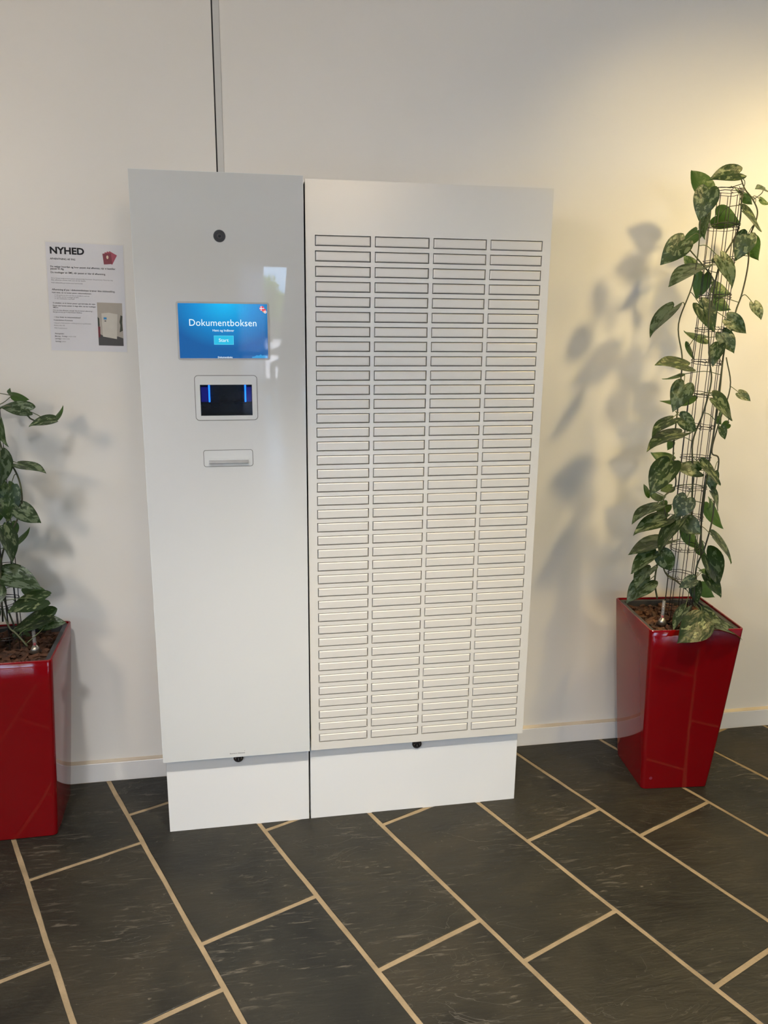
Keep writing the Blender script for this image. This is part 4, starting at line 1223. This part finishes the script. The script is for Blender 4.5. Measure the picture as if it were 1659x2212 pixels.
def potted_climber(loc, rot, leaves, stems, label, top_z, lean, gauge, seed):
    root = prop(empty('potted_climber', loc), label, 'potted plant', 'variegated climbers in red planters')
    L0 = Vector(loc)
    rp = random.Random(seed)
    H, b0, t0 = 0.583, 0.114, 0.1535
    hw = lambda z: b0 + (t0 - b0) * (z / H) ** 0.92
    rings = [sq_ring(b0 - 0.004, 0.012, 0.0, rot), sq_ring(b0, 0.014, 0.004, rot)]
    rings += [sq_ring(hw(H * k / 8), 0.014, H * k / 8, rot) for k in range(1, 8)]
    rings += [sq_ring(t0 - 0.0006, 0.013, H - 0.002, rot), sq_ring(t0 - 0.002, 0.012, H, rot), sq_ring(t0 - 0.0065, 0.009, H, rot), sq_ring(t0 - 0.0072, 0.008, H - 0.012, rot)]
    pot = obj('planter', loft(rings, cap='start'), M['red'], root, smooth=True)
    md = pot.modifiers.new('crisp', 'EDGE_SPLIT'); md.split_angle = math.radians(40)
    rings = [sq_ring(t0 - 0.0075, 0.008, H - 0.006, rot), sq_ring(t0 - 0.0225, 0.006, H - 0.006, rot), sq_ring(t0 - 0.024, 0.006, H - 0.05, rot)]
    obj('planter_liner', loft(rings), M['liner'], root)
    # soil with bark chips
    bm = loft([sq_ring(t0 - 0.0245, 0.006, H - 0.026, rot)], cap='end') if False else bmesh.new()
    bm.faces.new([bm.verts.new(p) for p in sq_ring(t0 - 0.0246, 0.006, H - 0.026, rot)])
    for k in range(230):
        u, v_ = rp.uniform(-1, 1) * (t0 - 0.036), rp.uniform(-1, 1) * (t0 - 0.036)
        x, y = u * math.cos(rot) - v_ * math.sin(rot), u * math.sin(rot) + v_ * math.cos(rot)
        mtx = Matrix.Translation((x, y, H - 0.023 + rp.uniform(-.004, .009))) @ Matrix.Rotation(rp.uniform(0, 6.28), 4, 'Z') @ \
            Matrix.Rotation(rp.uniform(-.7, .7), 4, 'X') @ Matrix.Rotation(rp.uniform(-.5, .5), 4, 'Y') @ \
            Matrix.Diagonal((rp.uniform(.012, .036), rp.uniform(.008, .016), rp.uniform(.004, .009), 1))
        r = bmesh.ops.create_cube(bm, size=1.0, matrix=mtx)
        for vv in r['verts']: vv.co += Vector((rp.uniform(-1, 1), rp.uniform(-1, 1), rp.uniform(-1, 1))) * 0.0025
    prop(obj('bark_mulch', bm, M['bark'], root), kind='stuff')
    # water gauge in the near corner of the liner
    gx, gy = gauge[0] - L0.x, gauge[1] - L0.y
    wg = obj('water_gauge', cyl_bm((gx, gy, H - 0.010), (gx, gy, H + 0.010), 0.0170, 0.0055, n=20), M['steel'], root, smooth=True)
    obj('gauge_tube', cyl_bm((gx, gy, H + 0.006), (gx, gy, H + 0.068), 0.0052, 0.0048, n=14), M['clear'], wg, smooth=True)
    obj('gauge_float', cyl_bm((gx, gy, H + 0.010), (gx, gy, H + 0.016), 0.0036, n=10), M['float'], wg)
    # small round maker's mark low on the front
    ex, ez = -0.088, 0.045
    p = Vector((ex, -hw(ez) - 0.0006, ez)); c, s = math.cos(rot), math.sin(rot)
    q = Vector((p.x * c - p.y * s, p.x * s + p.y * c, p.z)); nrm = Vector((s, -c, 0.05)).normalized()
    obj('round_mark', cyl_bm(q + nrm * 0.0006, q - nrm * 0.001, 0.0052, n=18), M['maroon'], root)
    # wire trellis: eight uprights and a double hoop every ten centimetres
    tr_ = empty('trellis', (0, 0, 0), root)
    tr_root = tr_
    zb, R_ = H - 0.03, 0.043
    axis = lambda z: Vector((lean * (z - zb) / (top_z - zb), 0.0, z))
    for k in range(9):
        a = 2 * math.pi * k / 9 + 0.25
        o = Vector((R_ * math.cos(a), R_ * math.sin(a), 0))
        pts = [axis(z) + o + Vector((rp.uniform(-.0012, .0012), rp.uniform(-.0012, .0012), 0)) for z in [zb + (top_z - zb) * j / 6 for j in range(7)]]
        obj('upright_wire', tube_bm(pts, 0.0012, 5), M['wire'], tr_, smooth=True)
    zz = zb + 0.055
    while zz < top_z + 0.01:
        for dz in (0.0, 0.0075):
            pts = []
            for j in range(22):
                a = 2 * math.pi * j / 22
                rr = R_ + 0.0022 + rp.uniform(-.0008, .0008)
                pts.append(axis(zz + dz) + Vector((rr * math.cos(a), rr * math.sin(a), rp.uniform(-.0014, .0014) + 0.003 * math.sin(a + zz * 9))))
            obj('hoop_wire', tube_bm(pts, 0.0011, 4, closed=True), M['wire'], tr_, smooth=True)
        # twisted tie ends
        bm = bmesh.new()
        for j in range(3):
            a = rp.uniform(-2.6, -0.4)
            c0 = axis(zz + .003) + Vector((R_ * math.cos(a), R_ * math.sin(a), 0))
            pts = [c0 + Vector((.004 * math.cos(t * 1.9), .004 * math.sin(t * 1.9), .0035 * (t - 2) * (1 if j else -1))) for t in range(6)]
            tube_bm(pts, 0.0010, 4, bm)
        obj('wire_tie', bm, M['wire'], tr_, smooth=True)
        zz += 0.0985
    # vines
    paths = []
    for s in stems:
        pth = smooth_path([Vector(p) - L0 for p in s], 6)
        paths.append(pth)
        n = len(pth)
        obj('vine_stem', tube_bm(pth, [0.0029 - 0.0009 * i / n for i in range(n)], 6), M['stem'], root, smooth=True)
    # leaves
    pet = bmesh.new()
    for (bx, by, bz, tx, ty, tz, w, side, th) in leaves:
        P_, Q_ = Vector((bx, by, bz)) - L0, Vector((tx, ty, tz)) - L0
        ax = Q_ - P_
        ln_ = ax.length
        ax.normalize()
        v_ = (CAM - L0 - P_).normalized() if side else Vector((0, 0, 1))
        n0 = (v_ - ax * v_.dot(ax)).normalized()
        cands = [Matrix.Rotation(math.radians(sg * th), 3, ax) @ n0 for sg in (1, -1)]
        nn = max(cands, key=lambda q: q.z)
        if side < 0: nn = -nn
        xx = ax.cross(nn).normalized()
        o = bpy.data.objects.new('leaf', rp.choice(LEAF_MESHES))
        COL.objects.link(o)
        o.parent = root
        o.matrix_local = Matrix(((xx.x * w, ax.x * ln_, nn.x * ln_, P_.x), (xx.y * w, ax.y * ln_, nn.y * ln_, P_.y), (xx.z * w, ax.z * ln_, nn.z * ln_, P_.z), (0, 0, 0, 1)))
        dist, q = near_pt(P_ - ax * 0.03, paths)
        if dist > 0.17: q = P_ - ax * 0.035 + Vector((0, 0.02, -0.01))
        if dist > 0.003:
            midp = (P_ + q) / 2 - ax * 0.012 + Vector((0, 0, 0.004))
            tube_bm(smooth_path([q, midp, P_ + ax * 0.02 * min(1, ln_ * 8)], 4), 0.0012, 5, pet)
    prop(obj('leaf_stalks', pet, M['petiole'], root, smooth=True), kind='stuff')
    return root


potted_climber((1.2270, 0.1045, 0), math.radians(-5.2), LEAVES_RIGHT, STEMS_RIGHT,
               'red planter with the tall variegated climber on a wire trellis, right of the lockers', 1.885, 0.022, (1.1413, 0.0431), 3)
# the left plant runs out of the frame: more leaves on its far side, placed around the trellis
rq = random.Random(21)
extra = []
for k in range(46):
    z = 0.66 + 0.68 * (k / 46) + rq.uniform(-.03, .03)
    a = rq.uniform(1.7, 5.2)
    rad = rq.uniform(.05, .085)
    bx, by = -0.885 + rad * math.cos(a), min(0.168 + rad * math.sin(a), 0.29)
    ln_ = rq.uniform(.065, .105)
    dx, dy = math.cos(a) * ln_ * .8, math.sin(a) * ln_ * .6
    extra.append((bx, by, z, bx + dx, min(by + dy, 0.325), z - ln_ * rq.uniform(.1, .7), ln_ * rq.uniform(.72, .9), 0, rq.uniform(0, 35)))
ST = STEMS_LEFT + [[(-0.90, .12, .57), (-0.93, .10, .75), (-0.94, .13, .95), (-0.92, .11, 1.15), (-0.90, .13, 1.33)], [(-0.85, .21, .57), (-0.90, .23, .8), (-0.88, .24, 1.1), (-0.86, .20, 1.3)]]
potted_climber((-0.8720, 0.1680, 0), math.radians(0.6), LEAVES_LEFT + extra, ST,
               'red planter with the bushy dark variegated climber, left of the wall notice', 1.36, 0.0, (-0.7821, 0.1106), 8)

# ------------------------------------------------------------------ reader at a desk by the far windows (in the mirror of the glass door)
DY = -13.9
desk = prop(empty('reading_desk', (0.28, DY, 0)), 'pale reading desk by the far windows in front of the reader', 'desk')
pale = flat('desk_laminate', (0.62, 0.60, 0.56)); dark_leg = flat('desk_steel', (0.06, 0.06, 0.065))
obj('desk_top', box_bm(-0.42, 0.42, -0.4, 0.4, 0.71, 0.735, bevel=0.004, seg=1), pale, desk)
for sx in (-1, 1):
    for sy in (-1, 1): obj('leg', box_bm(sx * .38 - .02, sx * .38 + .02, sy * .36 - .02, sy * .36 + .02, 0, 0.71), dark_leg, desk)
chair = prop(empty('chair', (0.92, DY, 0)), 'dark upholstered chair under the seated reader', 'chair')
up = flat('chair_fabric', (0.04, 0.04, 0.045))
obj('seat', box_bm(-0.22, 0.22, -0.22, 0.22, 0.41, 0.45, bevel=0.012), up, chair)
obj('backrest', box_bm(0.20, 0.235, -0.21, 0.21, 0.47, 0.88, bevel=0.012), up, chair)
for sx in (-1, 1):
    for sy in (-1, 1): obj('leg', cyl_bm((sx * .19, sy * .19, 0.41), (sx * .21, sy * .21, 0), 0.013, 0.011, 8), dark_leg, chair)
person = prop(empty('person', (0.92, DY, 0)), 'person in dark clothes sitting at the desk, leaning forward with arms on it', 'person')
vs, es, rs = [], [], []


def jv(p, r, par=None):
    vs.append(p); rs.append(r)
    if par is not None: es.append((par, len(vs) - 1))
    return len(vs) - 1


pel = jv((0.03, 0, 0.55), (.15, .11))
bel = jv((-0.02, 0, 0.70), (.145, .105), pel); che = jv((-0.10, 0, 0.90), (.16, .11), bel); nb = jv((-0.15, 0, 1.03), (.075, .07), che)
nk = jv((-0.185, 0, 1.08), (.055, .055), nb); h1 = jv((-0.215, 0, 1.15), (.078, .085), nk); h2 = jv((-0.235, 0, 1.235), (.075, .09), h1); jv((-0.235, 0, 1.29), (.045, .05), h2)
for sy in (-1, 1):
    hip = jv((-0.02, sy * .09, 0.545), (.095, .09), pel); kn = jv((-0.42, sy * .13, 0.53), (.062, .06), hip)
    an = jv((-0.40, sy * .13, 0.10), (.04, .04), kn); hl = jv((-0.42, sy * .13, 0.055), (.042, .045), an); jv((-0.58, sy * .14, 0.045), (.03, .038), hl)
    sh = jv((-0.11, sy * .19, 0.96), (.06, .06), che); el = jv((-0.27, sy * .25, 0.79), (.046, .046), sh); wr = jv((-0.47, sy * .14, 0.775), (.028, .03), el)
    pm = jv((-0.53, sy * .12, 0.768), (.024, .036), wr)
    for fk, (fy, fl_) in enumerate(((-.030, .066), (-.010, .078), (.010, .074), (.030, .058))):
        k1 = jv((-0.565, sy * .12 + fy, 0.770), (.0095, .0095), pm); k2 = jv((-0.565 - fl_ * .55, sy * .12 + fy, 0.768), (.0085, .0085), k1); jv((-0.565 - fl_, sy * .12 + fy, 0.750), (.007, .007), k2)
    t1 = jv((-0.50, sy * .12 - sy * .045, 0.765), (.011, .011), pm); jv((-0.545, sy * .12 - sy * .062, 0.758), (.008, .008), t1)
me = bpy.data.meshes.new('body')
me.from_pydata(vs, es, [])
skin_m, cloth_m = flat('skin', (0.45, 0.28, 0.20)), flat('dark_clothes', (0.03, 0.03, 0.035))
bod = bpy.data.objects.new('body', me); COL.objects.link(bod)
md = bod.modifiers.new('skin', 'SKIN'); md.use_smooth_shade = True
for k, sv in enumerate(me.skin_vertices[0].data): sv.radius = rs[k]
me.skin_vertices[0].data[pel].use_root = True
sb = bod.modifiers.new('sub', 'SUBSURF'); sb.levels = sb.render_levels = 1
me2 = bpy.data.meshes.new_from_object(bod.evaluated_get(bpy.context.evaluated_depsgraph_get()))
bpy.data.objects.remove(bod)
me2.materials.clear(); me2.materials.append(cloth_m); me2.materials.append(skin_m)
for p in me2.polygons:
    p.use_smooth = True
    c = p.center
    if c.z > 1.075 or (c.x < -0.49 and c.z > 0.7): p.material_index = 1
obj('body', me2, None, person)
hair = bmesh.new()
bmesh.ops.create_icosphere(hair, subdivisions=3, radius=1.0, matrix=Matrix.Translation((-0.215, 0, 1.235)) @ Matrix.Diagonal((.098, .092, .092, 1)))
bmesh.ops.delete(hair, geom=[v for v in hair.verts if v.co.x < -0.255 and v.co.z < 1.285 or v.co.z < 1.17], context='VERTS')
obj('hair', hair, flat('dark_hair', (0.03, 0.022, 0.018)), person, smooth=True)
fc = bmesh.new()
for sy in (-1, 1): bmesh.ops.create_icosphere(fc, subdivisions=1, radius=0.010, matrix=Matrix.Translation((-0.305, sy * .032, 1.235)))
obj('eyes', fc, flat('eye_dark', (0.05, 0.04, 0.04)), person)
nz = cyl_bm((-0.300, 0, 1.235), (-0.326, 0, 1.195), 0.008, 0.014, 8)
obj('nose', nz, skin_m, person)
obj('mouth', box_bm(-0.302, -0.296, -0.022, 0.022, 1.164, 1.170, bevel=0.001, seg=1), flat('lips', (0.35, 0.14, 0.12)), person)
eb = bmesh.new()
for sy in (-1, 1): bmesh.ops.create_icosphere(eb, subdivisions=2, radius=1, matrix=Matrix.Translation((-0.215, sy * .092, 1.215)) @ Matrix.Diagonal((.018, .008, .03, 1)))
obj('ears', eb, skin_m, person, smooth=True)
